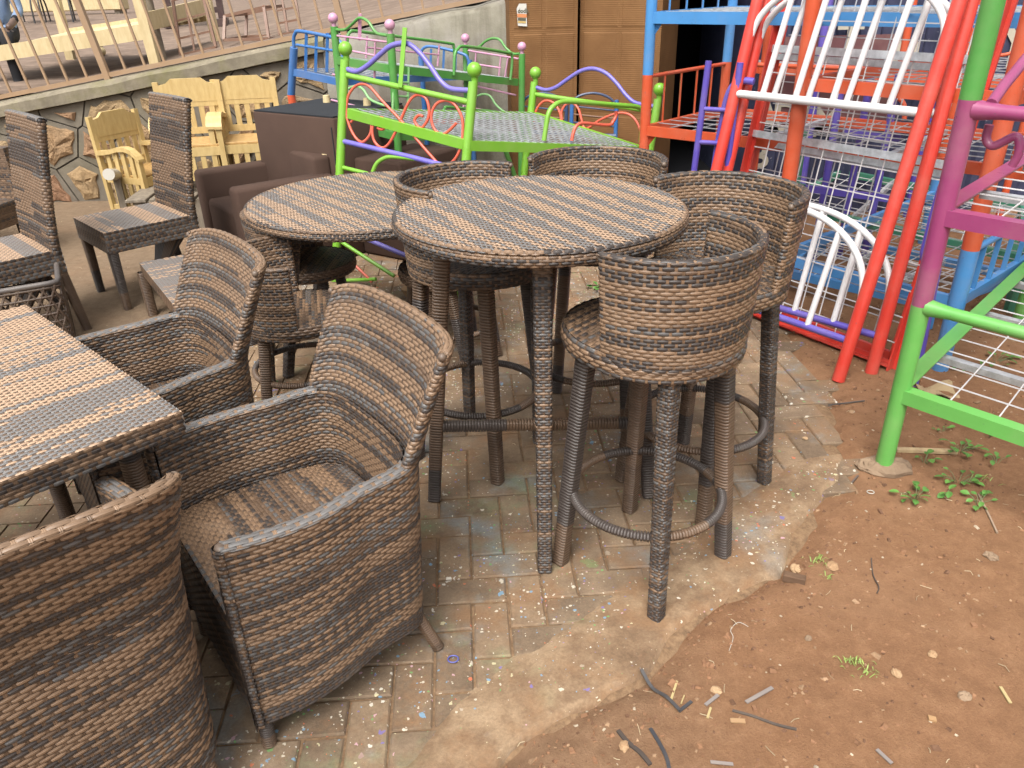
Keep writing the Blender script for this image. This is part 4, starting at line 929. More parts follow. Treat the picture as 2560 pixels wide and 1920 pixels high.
# blue and orange bunk -----------------------------------------------------------------------
B1, B2 = YY(735, 119, 6.35), YY(858, 140, 6.05); b3 = thing('bunk_bed', 'blue steel bunk bed with orange lower legs beside the pine chairs', 'bed', at_ground(lerp(B1, B2, .5)))
BE = Plane(B1, B2, at_ground(B1)); c = BE(728, 237)
tubep('post', [c, B1], .030, BLUE, b3, 10); tubep('lower_post', [at_ground(c), c], .031, ORANGE, b3, 10); c2_ = BE(852, 262)
tubep('post', [c2_, B2], .026, BLUE, b3, 10); tubep('lower_post', [at_ground(c2_), c2_], .027, ORANGE, b3, 10)
tubep('arch', trace(BE, [(735, 119), (734, 98), (738, 84), (750, 78), (826, 92), (848, 103), (857, 118), (858, 140)]), .013, BLUE, b3)
for q in ([(741, 112), (856, 130)],): tubep('bar', trace(BE, q), .010, BLUE, b3)
for x in (766, 791, 819): MB().beam(*trace(BE, [(x, 83), (x - 2, 180)]), .022, .008, (0, 1, 0)).obj('slat', BLUE, b3, world=True)
B5, B6 = YY(1052, 140, 6.9), YY(1174, 150, 6.75); q = [BE(733, 180), BE(850, 205), YY(1174, 190, 6.75), YY(1052, 178, 6.9)]
for z in (0, -.34):
    qq = [p + np.array([0, 0, z]) for p in q]
    for a, b in zip(qq, qq[1:] + qq[:1]): MB().beam(a, b, .028, .05).obj('side_rail', BLUE if z == 0 else ORANGE, b3, world=True)
    mesh_deck(b3, *[p + zz for p in qq], 9, 16, .0024, STEEL)
for t in (B5, B6): tubep('post', [at_ground(t), t], .022, BLUE, b3)
BE2 = Plane(B5, B6, at_ground(B5)); tubep('arch', trace(BE2, [(1049, 160), (1052, 134), (1061, 119), (1087, 117), (1155, 134), (1170, 148), (1174, 176)]), .012, BLUE, b3)
for x in (1078, 1110, 1140): MB().beam(*trace(BE2, [(x, 122), (x - 3, 200)]), .018, .008, (0, 1, 0)).obj('slat', BLUE, b3, world=True)
# navy bed behind ----------------------------------------------------------------------------
b4 = thing('steel_bed', 'dark blue steel bed in front of the cartons, half hidden behind the lime one', 'bed', (.45, 6.55, 0))
for x0_, yy_ in ((1305, 6.55), (1430, 6.45)):
    pl = Plane((0, yy_, 0), (1, yy_, 0), (0, yy_, 1))
    for xx in (0, 112): tubep('post', [pl(x0_ + xx - 6, 420) * np.array([1, 1, 0]), pl(x0_ + xx, 250)], .017, NAVY if x0_ < 1400 else BLUE, b4)
    tubep('arch', trace(pl, [(x0_, 285), (x0_ + 6, 250), (x0_ + 30, 236), (x0_ + 65, 234), (x0_ + 100, 250), (x0_ + 112, 285)]), .010, NAVY, b4)
    for yy2 in (265, 285, 305): tubep('bar', trace(pl, [(x0_ - 2, yy2), (x0_ + 110, yy2 + 12)]), .007, NAVY if yy2 != 285 else BROWNM, b4, 6)
tubep('side_rail', [YY(1300, 330, 6.5), YY(1540, 340, 6.4)], .016, NAVY, b4)
# sky blue and orange bunk on the right ----------------------------------------------------------
A_, B_ = G(1612, 330, .85), G(2285, 408, .85); V5 = Plane(A_, B_, A_ + np.array([0, 0, 1])); ab = (B_ - A_) / np.linalg.norm(B_ - A_); pr = np.array([-ab[1], ab[0], 0.0])
b5 = thing('bunk_bed', 'tall bunk bed with sky blue upper frame and orange lower frame by the dark doorway', 'bed', at_ground(lerp(A_, B_, .5) + pr * .45))
def vpost(par, base, zs, cols, r, n=12, name='post'):
    for a, b, m in zip(zs, zs[1:], cols): MB().tube([np.array([base[0], base[1], a]), np.array([base[0], base[1], b])], r, n).obj(name, m, par, world=True)
E5 = 2.55
for base in (A_, A_ + pr * .92, A_ + ab * E5, A_ + ab * E5 + pr * .92): vpost(b5, base, (0, 1.17, 1.95), (ORANGE, SKYB), .031)
for zr, m, hh in ((.86, ORANGE, .055), (1.47, SKYB, .06)):
    q = [A_ * np.array([1, 1, 0]) + np.array([0, 0, zr]), A_ * np.array([1, 1, 0]) + ab * E5 + np.array([0, 0, zr])]; q += [q[1] + pr * .92, q[0] + pr * .92]
    for a, b in zip(q, q[1:] + q[:1]): MB().beam(a, b, .03, hh).obj('side_rail', m, b5, world=True)
    mesh_deck(b5, *[p + zz for p in q], 17, 7, .0024, STEEL)
    for t in (.28, .55, .8): MB().beam(lerp(q[0], q[1], t), lerp(q[3], q[2], t), .03, .03).obj('cross_bar', STEEL, b5, world=True)
    e0, e1 = q[0], q[3]
    tubep('end_bar', [e0 + np.array([0, 0, .30]), e1 + np.array([0, 0, .30])], .012, m, b5)
    for t in (.2, .4, .6, .8): MB().beam(lerp(e0, e1, t), lerp(e0, e1, t) + np.array([0, 0, .30]), .022, .008).obj('slat', m, b5, world=True)
    MB().add([e0 + ab * .03, e0 + ab * .03 + np.array([0, 0, -.09]), e0 + ab * .10], [(0, 1, 2), (2, 1, 0)]).obj('gusset', m, b5, world=True)
q0 = A_ * np.array([1, 1, 0]) + pr * .92
tubep('guard_rail', [q0 + ab * a + np.array([0, 0, z]) for a, z in ((.15, 1.16), (.9, 1.165), (1.28, 1.165), (1.36, 1.12), (1.38, .90))], .014, ORANGE, b5); tubep('guard_rail', [q0 + ab * a + np.array([0, 0, z]) for a, z in ((.75, 1.03), (1.0, 1.05), (1.14, 1.0), (1.17, .90))], .014, ORANGE, b5)
# lilac guard and ladder piece
L1 = Plane(YY(1772, 155, 4.15), YY(1850, 165, 4.05), YY(1732, 440, 4.15)); b6 = thing('bed_ladder', 'purple steel bed ladder with a curved hand guard leaning by the orange bunk', 'ladder', at_ground(L1(1735, 640)))
gz = lambda px, y0: px
for a, b in (((1772, 152), (1700, 690)), ((1851, 156), (1780, 720))):
    q0, q1 = trace(L1, [a, b]); q1 = q0 + (q1 - q0) * (q0[2] / (q0[2] - q1[2])); tubep('ladder_rail', [q0, q1], .017, PURPLE, b6)
tubep('hand_guard', trace(L1, [(1762, 600), (1788, 400), (1806, 300), (1816, 250), (1832, 215), (1858, 202), (1885, 204)], .03), .017, PURPLE, b6)
for y in (272, 355, 438, 520, 600): tubep('rung', trace(L1, [(1754 - (y - 272) * .13, y), (1830 - (y - 272) * .13, y + 4)]), .012, PURPLE, b6)
# leaning red bed ends ---------------------------------------------------------------------------
RA, RB = G(2095, 952), G(1700, 800); rd = (RA - RB) / np.linalg.norm(RA - RB); rr_ = ray(2400, 0); RT = CAM + rr_ * (((RA - CAM) @ rd) / (rr_ @ rd)); R1 = Plane(RA, RB, RT); ru = (RT - RA) / np.linalg.norm(RT - RA)
def red_end(shift, back, label):
    par = thing('bed_headboard', label, 'bed frame', at_ground(lerp(RA, RB, .5)), 0, 'red bed ends leaning together'); W = np.linalg.norm(RA - RB); nv_ = np.cross(rd, ru); nv_ = nv_ if nv_[1] > 0 else -nv_
    def at(s, h): return RA + shift * (1 - .75 * s) * (1 - h / 1.9) - rd * s * W + ru * h + nv_ * back
    def uv(px, py): p = R1(px, py) - RA; return (-(p @ rd) / W, p @ ru)
    for s in (0, 1): MB().tube([at(s, 0.0), at(s, .9), at(s, 1.78)], .029, 14).obj('post', RED, par, world=True)
    hm = uv(2335, 285)[1]; hp = uv(2115, 850)[1]
    MB().tube([at(.02, hm), at(.98, hm)], .019, 10).obj('middle_bar', WHITE, par, world=True); MB().tube([at(.02, hp), at(.98, hp)], .017, 10).obj('bottom_bar', PURPLE, par, world=True)
    for s in (.235, .44, .64, .83):
        MB().tube([at(s, hm), at(s - .03 - shift[0] * .25, 1.40 + .30 * math.sin(math.acos(max(-1, min(1, (.53 - s + shift[0] * .25) / .49)))) ** .8)], .0145, 10).obj('upright', WHITE, par, world=True)
        ht = hp + .12 + .40 * math.sin(math.acos((.5 - s + .02) / .49)) ** .8; MB().tube([at(s, hp), at(s - .02, ht)], .0145, 10).obj('upright', WHITE, par, world=True)
    a1 = [at(.5 - .49 * math.cos(t), hp + .12 + .40 * math.sin(t) ** .8) for t in np.linspace(0.0, math.pi, 15)]; tubep('arch', a1, .0155, WHITE, par, 10, 3)
    a2 = [at(.5 - .49 * math.cos(t), 1.40 + .30 * math.sin(t) ** .8) for t in np.linspace(0.0, math.pi, 15)]; tubep('arch', a2, .0155, WHITE, par, 10, 3)
    return par
red_end(np.zeros(3), 0.0, 'leaning red bed end with white uprights and a purple bar, the front one')
sh = G(2160, 940) - RA; red_end(np.array([sh[0], sh[1], 0]), .062, 'leaning red bed end directly behind the front red one')
# red bed base standing on edge
KR, KL = G(2228, 925), G(1790, 753); kd = (KR - KL) / np.linalg.norm(KR - KL); kr = ray(2530, 0); KT = CAM + kr * (((KR - CAM) @ kd) / (kr @ kd)); ku = (KT - KR) / np.linalg.norm(KT - KR); KW = np.linalg.norm(KR - KL); KH = 1.85
kb = thing('mesh_bed', 'red bed base frame with wire mesh standing on edge behind the red bed ends', 'bed frame', at_ground(lerp(KR, KL, .5)))
kp = lambda s, h: KR - kd * s * KW + ku * h
kn = np.cross(kd, ku)
for a, b in ((kp(0, 0), kp(0, KH)), (kp(1, 0), kp(1, KH)), (kp(0, .02), kp(1, .02)), (kp(0, KH), kp(1, KH))):
    MB().beam(a, b, .045, .008, kn).obj('angle_bar', RED, kb, world=True); MB().beam(a + kn * .02, b + kn * .02, .008, .04, kn).obj('angle_flange', RED, kb, world=True)
KP = Plane(KR, KL, KT)
for y in (360, 112): 
    h = (KP(2200, y + 25) - KR) @ ku; MB().beam(kp(.0, h), kp(1., h), .035, .03, kn).obj('cross_bar', STEEL, kb, world=True)
mesh_deck(kb, kp(0, 0), kp(1, 0), kp(1, KH), kp(0, KH), 10, 15, .0024, WHITE)
kq = np.array([.05, .09, 0]); kb2 = thing('mesh_bed', 'second red bed base with wire mesh leaning close behind the first red base', 'bed frame', at_ground(lerp(KR, KL, .5) + kq))
for a, b in ((kp(0, 0), kp(0, KH)), (kp(1, 0), kp(1, KH)), (kp(0, .02), kp(1, .02)), (kp(0, KH), kp(1, KH))): MB().beam(a + kq, b + kq, .045, .03, kn).obj('angle_bar', RED, kb2, world=True)
for y in (395, 140):
    h = (KP(2200, y + 25) - KR) @ ku; MB().beam(kp(.0, h) + kq, kp(1., h) + kq, .03, .03, kn).obj('cross_bar', STEEL, kb2, world=True)
mesh_deck(kb2, kp(.02, .07) + kq, kp(.95, .07) + kq, kp(.95, KH) + kq, kp(.02, KH) + kq, 9, 16, .0024, STEEL)
hg = thing('bed_ladder', 'short purple ladder side with a hooked end behind the magenta leg', 'ladder', at_ground(YY(2335, 660, 3.05))); HGP = Plane((0, 3.05, 0), (1, 3.05, 0), (0, 3.05, 1))
tubep('hooked_rail', trace(HGP, [(2440, 120), (2390, 360), (2345, 500), (2318, 600), (2310, 640), (2322, 664), (2345, 672)]), .017, PURPLE, hg); tubep('support', [HGP(2345, 672), np.array([HGP(2345, 672)[0] + .03, 3.06, 0])], .014, PURPLE, hg)
b11 = thing('bunk_bed', 'orange bunk bed frame right in front of the navy cabin lettering', 'bed', at_ground(YY(2100, 185, 5.5)))
oa, ob_ = YY(1895, 172, 5.45), YY(2600, 215, 5.35); oc = np.array([0, .42, 0.0])
for a, b in ((oa, ob_), (oa + oc, ob_ + oc), (oa, oa + oc), (ob_, ob_ + oc)): MB().beam(a, b, .03, .055).obj('side_rail', ORANGE, b11, world=True)
mesh_deck(b11, oa + zz, ob_ + zz, ob_ + oc + zz, oa + oc + zz, 30, 7, .0026, STEEL)
for t in (.02, .10, .5, .98): p = lerp(oa, ob_, t); vpost(b11, p + oc * (1 if t in (.1,) else 0), (0, p[2] + .5), (ORANGE,), .024)
for t in (.3, .75): p = lerp(oa, ob_, t) + oc; vpost(b11, p, (0, p[2] + .6), (PURPLE,), .03)
tubep('guard_rail', [lerp(oa, ob_, t) + np.array([0, 0, z]) for t, z in ((.72, .03), (.73, .12), (.76, .16), (.84, .17), (.9, .2), (.97, .2))], .012, ORANGE, b11)
# green and magenta bunk post frame at the right edge -------------------------------------------------
GB = G(2208, 1165, .02); b8 = thing('bunk_bed', 'green and magenta bunk bed whose leg stands on a flat stone in the dirt', 'bed', (GB[0], GB[1], 0))
vpost(b8, GB, (.035, .665, 1.318, 2.1), (LGREEN, MAGENTA, GREEN), .0315, 16)
ed = np.array([.643, -.766, 0]); V8 = Plane(GB, GB + ed, GB + np.array([0, 0, 1])); GP2 = GB + ed * .62
vpost(b8, GP2, (.0, .665, 1.318, 2.1), (LGREEN, MAGENTA, GREEN), .0315, 16)
def zat(px, py): return V8(px, py)[2]
g1, g2 = zat(2300, 1000), zat(2330, 772); m1, m2 = zat(2400, 548), zat(2440, 275); ld = np.array([.70, .72, 0]); ld /= np.linalg.norm(ld)
gg = lambda z, s, e=0.0: np.array([GB[0], GB[1], z]) + ld * s + ed * e
for zr, zt_, m in ((g1, g2, LGREEN), (m1, m2, ROSE)):
    M = LGREEN if m is LGREEN else MAGENTA
    MB().beam(gg(zr, 0), gg(zr, 0, .62), .05, .05).obj('end_rail', M, b8, world=True)
    MB().tube([gg(zt_, 0, .02), gg(zt_, 0, .07), gg(zt_, 0, .10), gg(zt_, 0, .62)], [.030, .024, .021, .021], 12).obj('end_tube', M, b8, world=True)
    MB().beam(gg(zr + .03, 0), gg(zr + .03, 1.9), .055, .006).obj('long_rail', M, b8, world=True); MB().beam(gg(zr, 0) - ed * .028, gg(zr, 1.9) - ed * .028, .006, .06).obj('long_rail_flange', M, b8, world=True)
    MB().beam(gg(zr, 0, .62), gg(zr, 1.9, .62), .05, .03).obj('long_rail', M, b8, world=True)
    for s in (.42, 1.0, 1.5): MB().beam(gg(zr - .01, s), gg(zr - .01, s, .62), .035, .025).obj('cross_bar', STEEL, b8, world=True)
    mesh_deck(b8, gg(zr + .015, 0), gg(zr + .015, 0, .62), gg(zr + .015, 1.9, .62), gg(zr + .015, 1.9), 4, 13, .0020, WHITE)
vpost(b8, gg(0, 1.9), (0, .665, 1.318, 2.1), (LGREEN, MAGENTA, GREEN), .0315, 12)
tubep('bracket', trace(V8, [(2474, 312), (2466, 340), (2470, 358), (2488, 364), (2535, 342), (2548, 352), (2546, 385), (2530, 415)], -.05), .013, MAGENTA, b8)
tubep('guard_rail', [gg(m2 + .02, 0, .06), gg(m2 + .08, .15, .06), gg(m2 + .16, .5, .06), gg(m2 + .17, 1.4, .06)], .017, MAGENTA, b8)
# orange and blue bunk post frame ---------------------------------------------------------------------
OB = G(2348, 925); b9 = thing('bunk_bed', 'orange and light blue bunk bed behind the green and magenta one', 'bed', (OB[0], OB[1], 0)); od = np.array([.76, .65, 0]); on = np.array([-.65, .76, 0])
for s, e in ((0, 0), (0, .9), (1.9, 0), (1.9, .9)):
    vpost(b9, OB + od * s + on * e, (0, .585, 1.75), (SKYB, ORANGE), .037, 14)
og = lambda z, s, e=0.0: np.array([OB[0], OB[1], z]) + od * s + on * e
tubep('guard_rail', [og(.575, 0), og(.58, 1.9)], .016, SKYB, b9); MB().beam(og(.34, 0), og(.34, 1.9), .03, .05).obj('side_rail', SKYB, b9, world=True); MB().beam(og(.34, 0, .9), og(.34, 1.9, .9), .03, .05).obj('side_rail', SKYB, b9, world=True)
for s in (.16, .34, .52, .70, .9, 1.1, 1.3, 1.5, 1.7): MB().beam(og(.35, s), og(.575, s + .01), .022, .007, od).obj('slat', SKYB, b9, world=True)
MB().beam(og(.34, 0), og(.34, 0, .9), .03, .05).obj('side_rail', SKYB, b9, world=True); mesh_deck(b9, og(.36, 0), og(.36, 0, .9), og(.36, 1.9, .9), og(.36, 1.9), 6, 13, .0022, STEEL)
for z in (1.2,):
    for a, b in ((og(z, 0), og(z, 1.9)), (og(z, 0), og(z, 0, .9)), (og(z, 0, .9), og(z, 1.9, .9))): MB().beam(a, b, .03, .055).obj('side_rail', ORANGE, b9, world=True)
    mesh_deck(b9, og(z, 0), og(z, 0, .9), og(z, 1.9, .9), og(z, 1.9), 6, 13, .0022, STEEL)
# low bases lying behind: teal and light blue
for k, (pp, z, m, lab, cat) in enumerate((([(1960, 512), (2560, 648), (2560, 520), (2100, 430)], .30, TEAL, 'teal steel bed base lying low behind the red frames', 'bed frame'),
                                ([(1960, 680), (2330, 762), (2545, 692), (2060, 590)], .13, SKYB, 'light blue steel bed base lying almost on the ground behind the red frames', 'bed frame'))):
    q = [G(a, b, z) for a, b in pp]; par = thing('mesh_bed', lab, cat, at_ground(sum(q) / 4))
    for a, b in zip(q, q[1:] + q[:1]): MB().beam(a, b, .045, .045).obj('side_rail', m, par, world=True)
    for t in (.33, .66): MB().beam(lerp(q[0], q[1], t), lerp(q[3], q[2], t), .03, .03).obj('cross_bar', STEEL, par, world=True)
    mesh_deck(par, *[p + np.array([0, 0, .024]) for p in q], 9, 7, .0022, WHITE)
    for p in q: MB().beam(at_ground(p) - np.array([0, 0, .03]), p, .04, .04).obj('leg', m, par, world=True)
# purple and teal bunk ends seen through the mesh
b10 = thing('bunk_bed', 'purple bunk bed with teal posts seen through the wire mesh before the navy cabin', 'bed', at_ground(YY(2100, 300, 4.9)))
for px, yy_, m in ((2010, 4.7, TEAL), (1890, 5.0, TEAL), (2110, 4.8, PURPLE), (2180, 4.9, PURPLE), (2250, 4.7, PURPLE)):
    t = YY(px, 175 if m is PURPLE else 330, yy_); vpost(b10, t, (0, t[2]), (m,), .022)
for a, b, m in (((1890, 440, 5.0), (2010, 470, 4.7), TEAL), ((2010, 470, 4.7), (2250, 500, 4.7), PURPLE), ((2110, 330, 4.8), (2250, 345, 4.7), PURPLE)): MB().beam(YY(*a), YY(*b), .03, .04).obj('side_rail', m, b10, world=True)

# ---------------------------------------------------------------- cartons, dark doorway, navy cabin
def card_m():
    m, nt, b = mat('brown_cardboard', 0.75, 0.25); p = wpos(nt); sp = nt.nodes.new('ShaderNodeSeparateXYZ'); nt.links.new(p, sp.inputs[0]); w_ = mth(nt, 'SINE', mth(nt, 'MULTIPLY', sp.outputs[2], 420.0)); n = noise(nt, p, 4.0, 5.0)
    c = ramp(nt, n, [(0.3, (0.135, 0.064, 0.023)), (0.7, (0.195, 0.098, 0.038))]); setc(nt, b, c); bump(nt, b, mth(nt, 'ADD', mth(nt, 'MULTIPLY', w_, .3), n), .35, .004); return m
CARD = card_m()
def carton(label, a, b, H, dep):
    a, b = np.array([*a, 0.0]), np.array([*b, 0.0]); W = np.linalg.norm(b - a); d = (b - a) / W; nb = np.array([-d[1], d[0], 0])
    par = thing('tall_carton', label, 'carton', lerp(a, b, .5) + nb * dep / 2); MB().hexa([a, b, b + nb * dep, a + nb * dep] + [p + np.array([0, 0, H]) for p in (a, b, b + nb * dep, a + nb * dep)]).obj('box_body', CARD, par, world=True)
    for i in range(2):
        for z0, z1 in ((.03, .66), (.69, 1.30), (1.335, 1.95), (1.985, H - .03)):
            s0, s1 = (.03 + i * .5 * (W - .03), .5 * W - .012 + i * .5 * (W - .03)); f = lambda s, z, o: a + d * s - nb * o + np.array([0, 0, z])
            e = .010; MB().add([f(s0, z0, .0), f(s1, z0, .0), f(s1, z1, .0), f(s0, z1, .0), f(s0 + e, z0 + e, .003), f(s1 - e, z0 + e, .003), f(s1 - e, z1 - e, .003), f(s0 + e, z1 - e, .003)], [(4, 5, 6, 7), (0, 1, 5, 4), (1, 2, 6, 5), (2, 3, 7, 6), (3, 0, 4, 7)]).obj('panel', CARD, par, world=True)
    return par, a, d, nb
ct, ca_, cd_, cn_ = carton('tall brown cardboard carton with a small printed label', (.055, 6.72), (.60, 6.78), 2.5, .5)
carton('tall brown cardboard carton turned towards the dark doorway', (.625, 6.85), (1.23, 6.55), 2.5, .5)
FP_ = Plane(ca_, ca_ + cd_, ca_ + np.array([0, 0, 1])); lab = thing('printed_label', 'white printed label with orange and dark bars stuck on the carton', 'label', FP_(1306, 66) - cn_ * .016)
PAPER = paint('label_white', (.72, .70, .64), .7); LORG = paint('label_orange', (.70, .25, .08), .7); LDRK = paint('label_dark', (.09, .085, .05), .7); LYEL = paint('label_yellow', (.62, .42, .13), .7)
def lq(name, q, m, o, par=lab): 
    p = [FP_(x, y) - cn_ * o for x, y in q]; MB().add(p, [tuple(range(len(p)))[::-1]]).obj(name, m, par, world=True)
lq('paper', [(1297, 9), (1315, 9), (1317, 66), (1294, 64), (1292, 34), (1291, 21)], PAPER, .016)
lq('print_bar', [(1292, 34), (1316, 35), (1316, 44), (1293, 43)], LORG, .018); lq('print_bar', [(1294, 44), (1314, 45), (1314, 52), (1294, 51)], LDRK, .018); lq('print_bar', [(1294, 52), (1314, 53), (1314, 58), (1294, 57)], LYEL, .018)
def text_obj(txt, loc, right, up, size, m, par, name='lettering', bold=0.0, depth=.004):
    cu = bpy.data.curves.new(name, 'FONT'); cu.body = txt; cu.size = size; cu.extrude = depth; cu.offset = bold; cu.resolution_u = 3
    o = bpy.data.objects.new(name, cu); col.objects.link(o); dg = bpy.context.evaluated_depsgraph_get(); me = bpy.data.meshes.new_from_object(o.evaluated_get(dg)); bpy.data.objects.remove(o)
    r, u = np.array(right, float), np.array(up, float); nn = np.cross(r, u); M = Matrix(((r[0], u[0], nn[0], loc[0]), (r[1], u[1], nn[1], loc[1]), (r[2], u[2], nn[2], loc[2]), (0, 0, 0, 1))); me.transform(M)
    if par: me.transform(Matrix.Translation(-par.location))
    me.materials.clear(); me.materials.append(m); return link(name, me, par)
text_obj('dodk', FP_(1293.5, 32) - cn_ * .018, cd_, (0, 0, 1), .042, LDRK, lab, bold=.001, depth=.0006)
DARK = mat('interior_shade_black', .9, .1)[0]; DARK.node_tree.nodes['Principled BSDF'].inputs['Base Color'].default_value = (.012, .012, .014, 1)  # near-black: shade of the unlit room is put into the wall colour
shop = thing('shop_doorway', 'unlit black shop doorway between the cartons and the navy cabin', 'doorway', (1.75, 7.6, 0))
mb = MB(); xa, xb, ya, yb_, zt_ = 1.12, 2.45, 6.62, 9.2, 3.0
for q in ([(xa, ya, 0), (xa, yb_, 0), (xa, yb_, zt_), (xa, ya, zt_)], [(xb, ya, 0), (xb, ya, zt_), (xb, yb_, zt_), (xb, yb_, 0)], [(xa, yb_, 0), (xb, yb_, 0), (xb, yb_, zt_), (xa, yb_, zt_)], [(xa, ya, zt_), (xa, yb_, zt_), (xb, yb_, zt_), (xb, ya, zt_)], [(xa, ya, .03), (xb, ya, .03), (xb, yb_, .03), (xa, yb_, .03)]): mb.add(q, [(0, 1, 2, 3)])
mb.obj('interior_walls', DARK, shop, world=True); MB().box((1.75, 6.55, 2.95), (2.2, .2, .9)).obj('lintel', PLAST, shop, world=True)
def cabin_m():
    m, nt, b = mat('navy_corrugated_paint', .55, .4); p = wpos(nt); n = noise(nt, p, 6.0, 6.0, .7); f = noise(nt, p, 38.0, 3.0); c = ramp(nt, n, [(0.3, (0.020, 0.023, 0.05)), (0.7, (0.045, 0.05, 0.095))])
    c = mix(nt, ramp(nt, f, [(0.68, (0, 0, 0)), (0.73, (1, 1, 1))]), c, (.25, .25, .27)); setc(nt, b, c); return m
cab = thing('metal_cabin', 'navy corrugated metal cabin with faded cream lettering behind the bunk beds', 'cabin', (3.6, 6.6, 0)); CX0, CX1, CY = 1.98, 6.6, 5.95
mb = MB(); k = np.linspace(CX0, CX1, 420); ph = ((k - CX0) / .16) % 1.0; dpt = np.where(ph < .35, 0, np.where(ph < .5, (ph - .35) / .15, np.where(ph < .85, 1, 1 - (ph - .85) / .15))) * .03
mb.grid(np.stack([np.stack([k, CY + dpt, np.full_like(k, z)], -1) for z in (0, 2.7)], 1), smooth=False); mb.obj('corrugated_side', cabin_m(), cab, world=True)
mb = MB(); mb.box((CX0 + .02, CY + 1.25, 1.35), (.04, 2.4, 2.7)); mb.obj('end_wall', cabin_m(), cab, world=True)
CREAM = paint('cream_lettering', (.52, .48, .38), .7); MAR2 = paint('maroon_patch', (.13, .035, .04), .6)
MB().box((2.42, CY - .003, .95), (.84, .004, .66)).obj('maroon_panel', MAR2, cab, world=True)
for ch, px, py, s in (('A', 1877, 330, .30), ('D', 1925, 328, .30), ('A', 1975, 336, .32), ('M', 2020, 340, .30), ('T', 2085, 140, .3), ('A', 2190, 190, .34), ('L', 2260, 195, .34), ('Y', 2478, 168, .44), ('B', 1870, 420, .26)):
    p = YY(px, py, CY - .012); text_obj(ch, p, (1, 0, 0), (0, 0, 1), s, CREAM, cab, 'letter', .008, .002)
# ---------------------------------------------------------------- pine chairs, brown sofas
def make_pine_chair(name, label):
    root = thing(name, label, 'chair'); W, D, H, zs = .62, .56, .98, .42
    def prism(pts, y0, y1): 
        n = len(pts); mb = MB(); mb.add([(x, y0, z) for x, z in pts] + [(x, y1, z) for x, z in pts], [tuple(range(n)), tuple(range(2 * n - 1, n - 1, -1))] + [(i, n + i, n + (i + 1) % n, (i + 1) % n) for i in range(n)]); return mb
    top = [(-W / 2 + .05, .77), (W / 2 - .05, .77), (W / 2 - .05, .93), (W / 2 - .12, .945), (W / 2 - .17, .985), (-W / 2 + .17, .985), (-W / 2 + .12, .945), (-W / 2 + .05, .93)]
    prism(top, -D / 2 - .012, -D / 2 + .022).obj('top_board', PINE, root)
    for sx in (-1, 1):
        MB().beam((sx * (W / 2 - .025), -D / 2 + .03, 0), (sx * (W / 2 - .025), -D / 2 + .0, .96), .05, .045, (0, 1, 0)).obj('back_post', PINE, root)
        MB().beam((sx * (W / 2 - .025), D / 2 - .03, 0), (sx * (W / 2 - .025), D / 2 - .03, .60), .05, .05, (0, 1, 0)).obj('front_post', PINE, root)
        arm = [(y, z) for y, z in ((-D / 2 + .01, .655), (-.18, .66), (-.08, .675), (.02, .70), (.12, .705), (.20, .685), (.27, .63), (.29, .60), (.29, .575), (.25, .60), (.19, .645), (.12, .665), (.02, .66), (-.08, .635), (-.18, .62), (-D / 2 + .01, .615))]
        n = len(arm); x0_, x1_ = sx * (W / 2 - .065), sx * (W / 2 + .012); mb = MB(); mb.add([(x0_, y, z) for y, z in arm] + [(x1_, y, z) for y, z in arm], [tuple(range(n)), tuple(range(2 * n - 1, n - 1, -1))] + [(i, n + i, n + (i + 1) % n, (i + 1) % n) for i in range(n)]); mb.obj('armrest', PINE, root)
        MB().box((sx * (W / 2 - .025), 0, zs - .03), (.03, D - .1, .06)).obj('side_rail', PINE, root); MB().box((sx * (W / 2 - .025), 0, .12), (.03, D - .1, .05)).obj('low_rail', PINE, root)
        for y in (-.14, -.04, .06, .16):
            MB().box((sx * (W / 2 - .025), y, (zs + .66) / 2), (.024, .05, .66 - zs)).obj('spindle', PINE, root); MB().box((sx * (W / 2 - .025), y, .25), (.022, .045, .24)).obj('low_spindle', PINE, root)
    MB().box((0, -D / 2 + .008, .50), (W - .1, .03, .06)).obj('back_rail', PINE, root); MB().box((0, -D / 2 + .006, .75), (W - .1, .026, .05)).obj('back_rail', PINE, root)
    for x in (-.195, -.098, 0, .098, .195): MB().box((x, -D / 2 + .006, .63), (.05, .02, .22)).obj('slat', PINE, root)
    for i in range(6): MB().cbox((0, -D / 2 + .07 + i * .083, zs + .012), (W - .06, .078, .022), .004).obj('seat_board', SEATWOOD, root)
    MB().box((0, D / 2 - .03, zs - .04), (W - .1, .028, .08)).obj('front_apron', PINE, root); MB().box((0, D / 2 - .03, .14), (W - .1, .026, .05)).obj('front_low_rail', PINE, root)
    for x in (-.2, -.1, 0, .1, .2): MB().box((x, D / 2 - .03, .26), (.045, .02, .21)).obj('front_slat', PINE, root)
    return root
K0 = make_pine_chair('pine_chair', 'pine armchair with a slatted back directly behind the high-backed woven chair')
pz = .28; _k = YY(464, 260, 6.2); K0.scale = (.80, .80, .80); K0.location = (_k[0], 6.2, pz); K0.rotation_euler.z = face(.22, -1); K0['group'] = 'pine chairs by the stone wall'
_k2 = YY(606, 260, 6.3); dup(K0, (_k2[0], 6.3, pz), face(.16, -1), 'pine armchair with a slatted back between the other pine chair and the brown sofa', 'pine chairs by the stone wall')
_k3 = YY(345, 420, 6.5); K2 = dup(K0, (_k3[0] + .06, 6.5, 0), face(.92, -.40), 'pine armchair standing alone close to the bare stones of the wall', 'pine chairs by the stone wall'); K2.scale = (.80, .80, .84)
pl_ = thing('timber_pallet', 'low timber pallet carrying two pine chairs', 'pallet', ((_k[0] + _k2[0]) / 2, 6.25, 0), .10)
for i in range(8): MB().cbox((-.62 + i * .178, 0, pz - .013), (.15, .74, .024), .004).obj('deck_board', GREYWOOD, pl_)
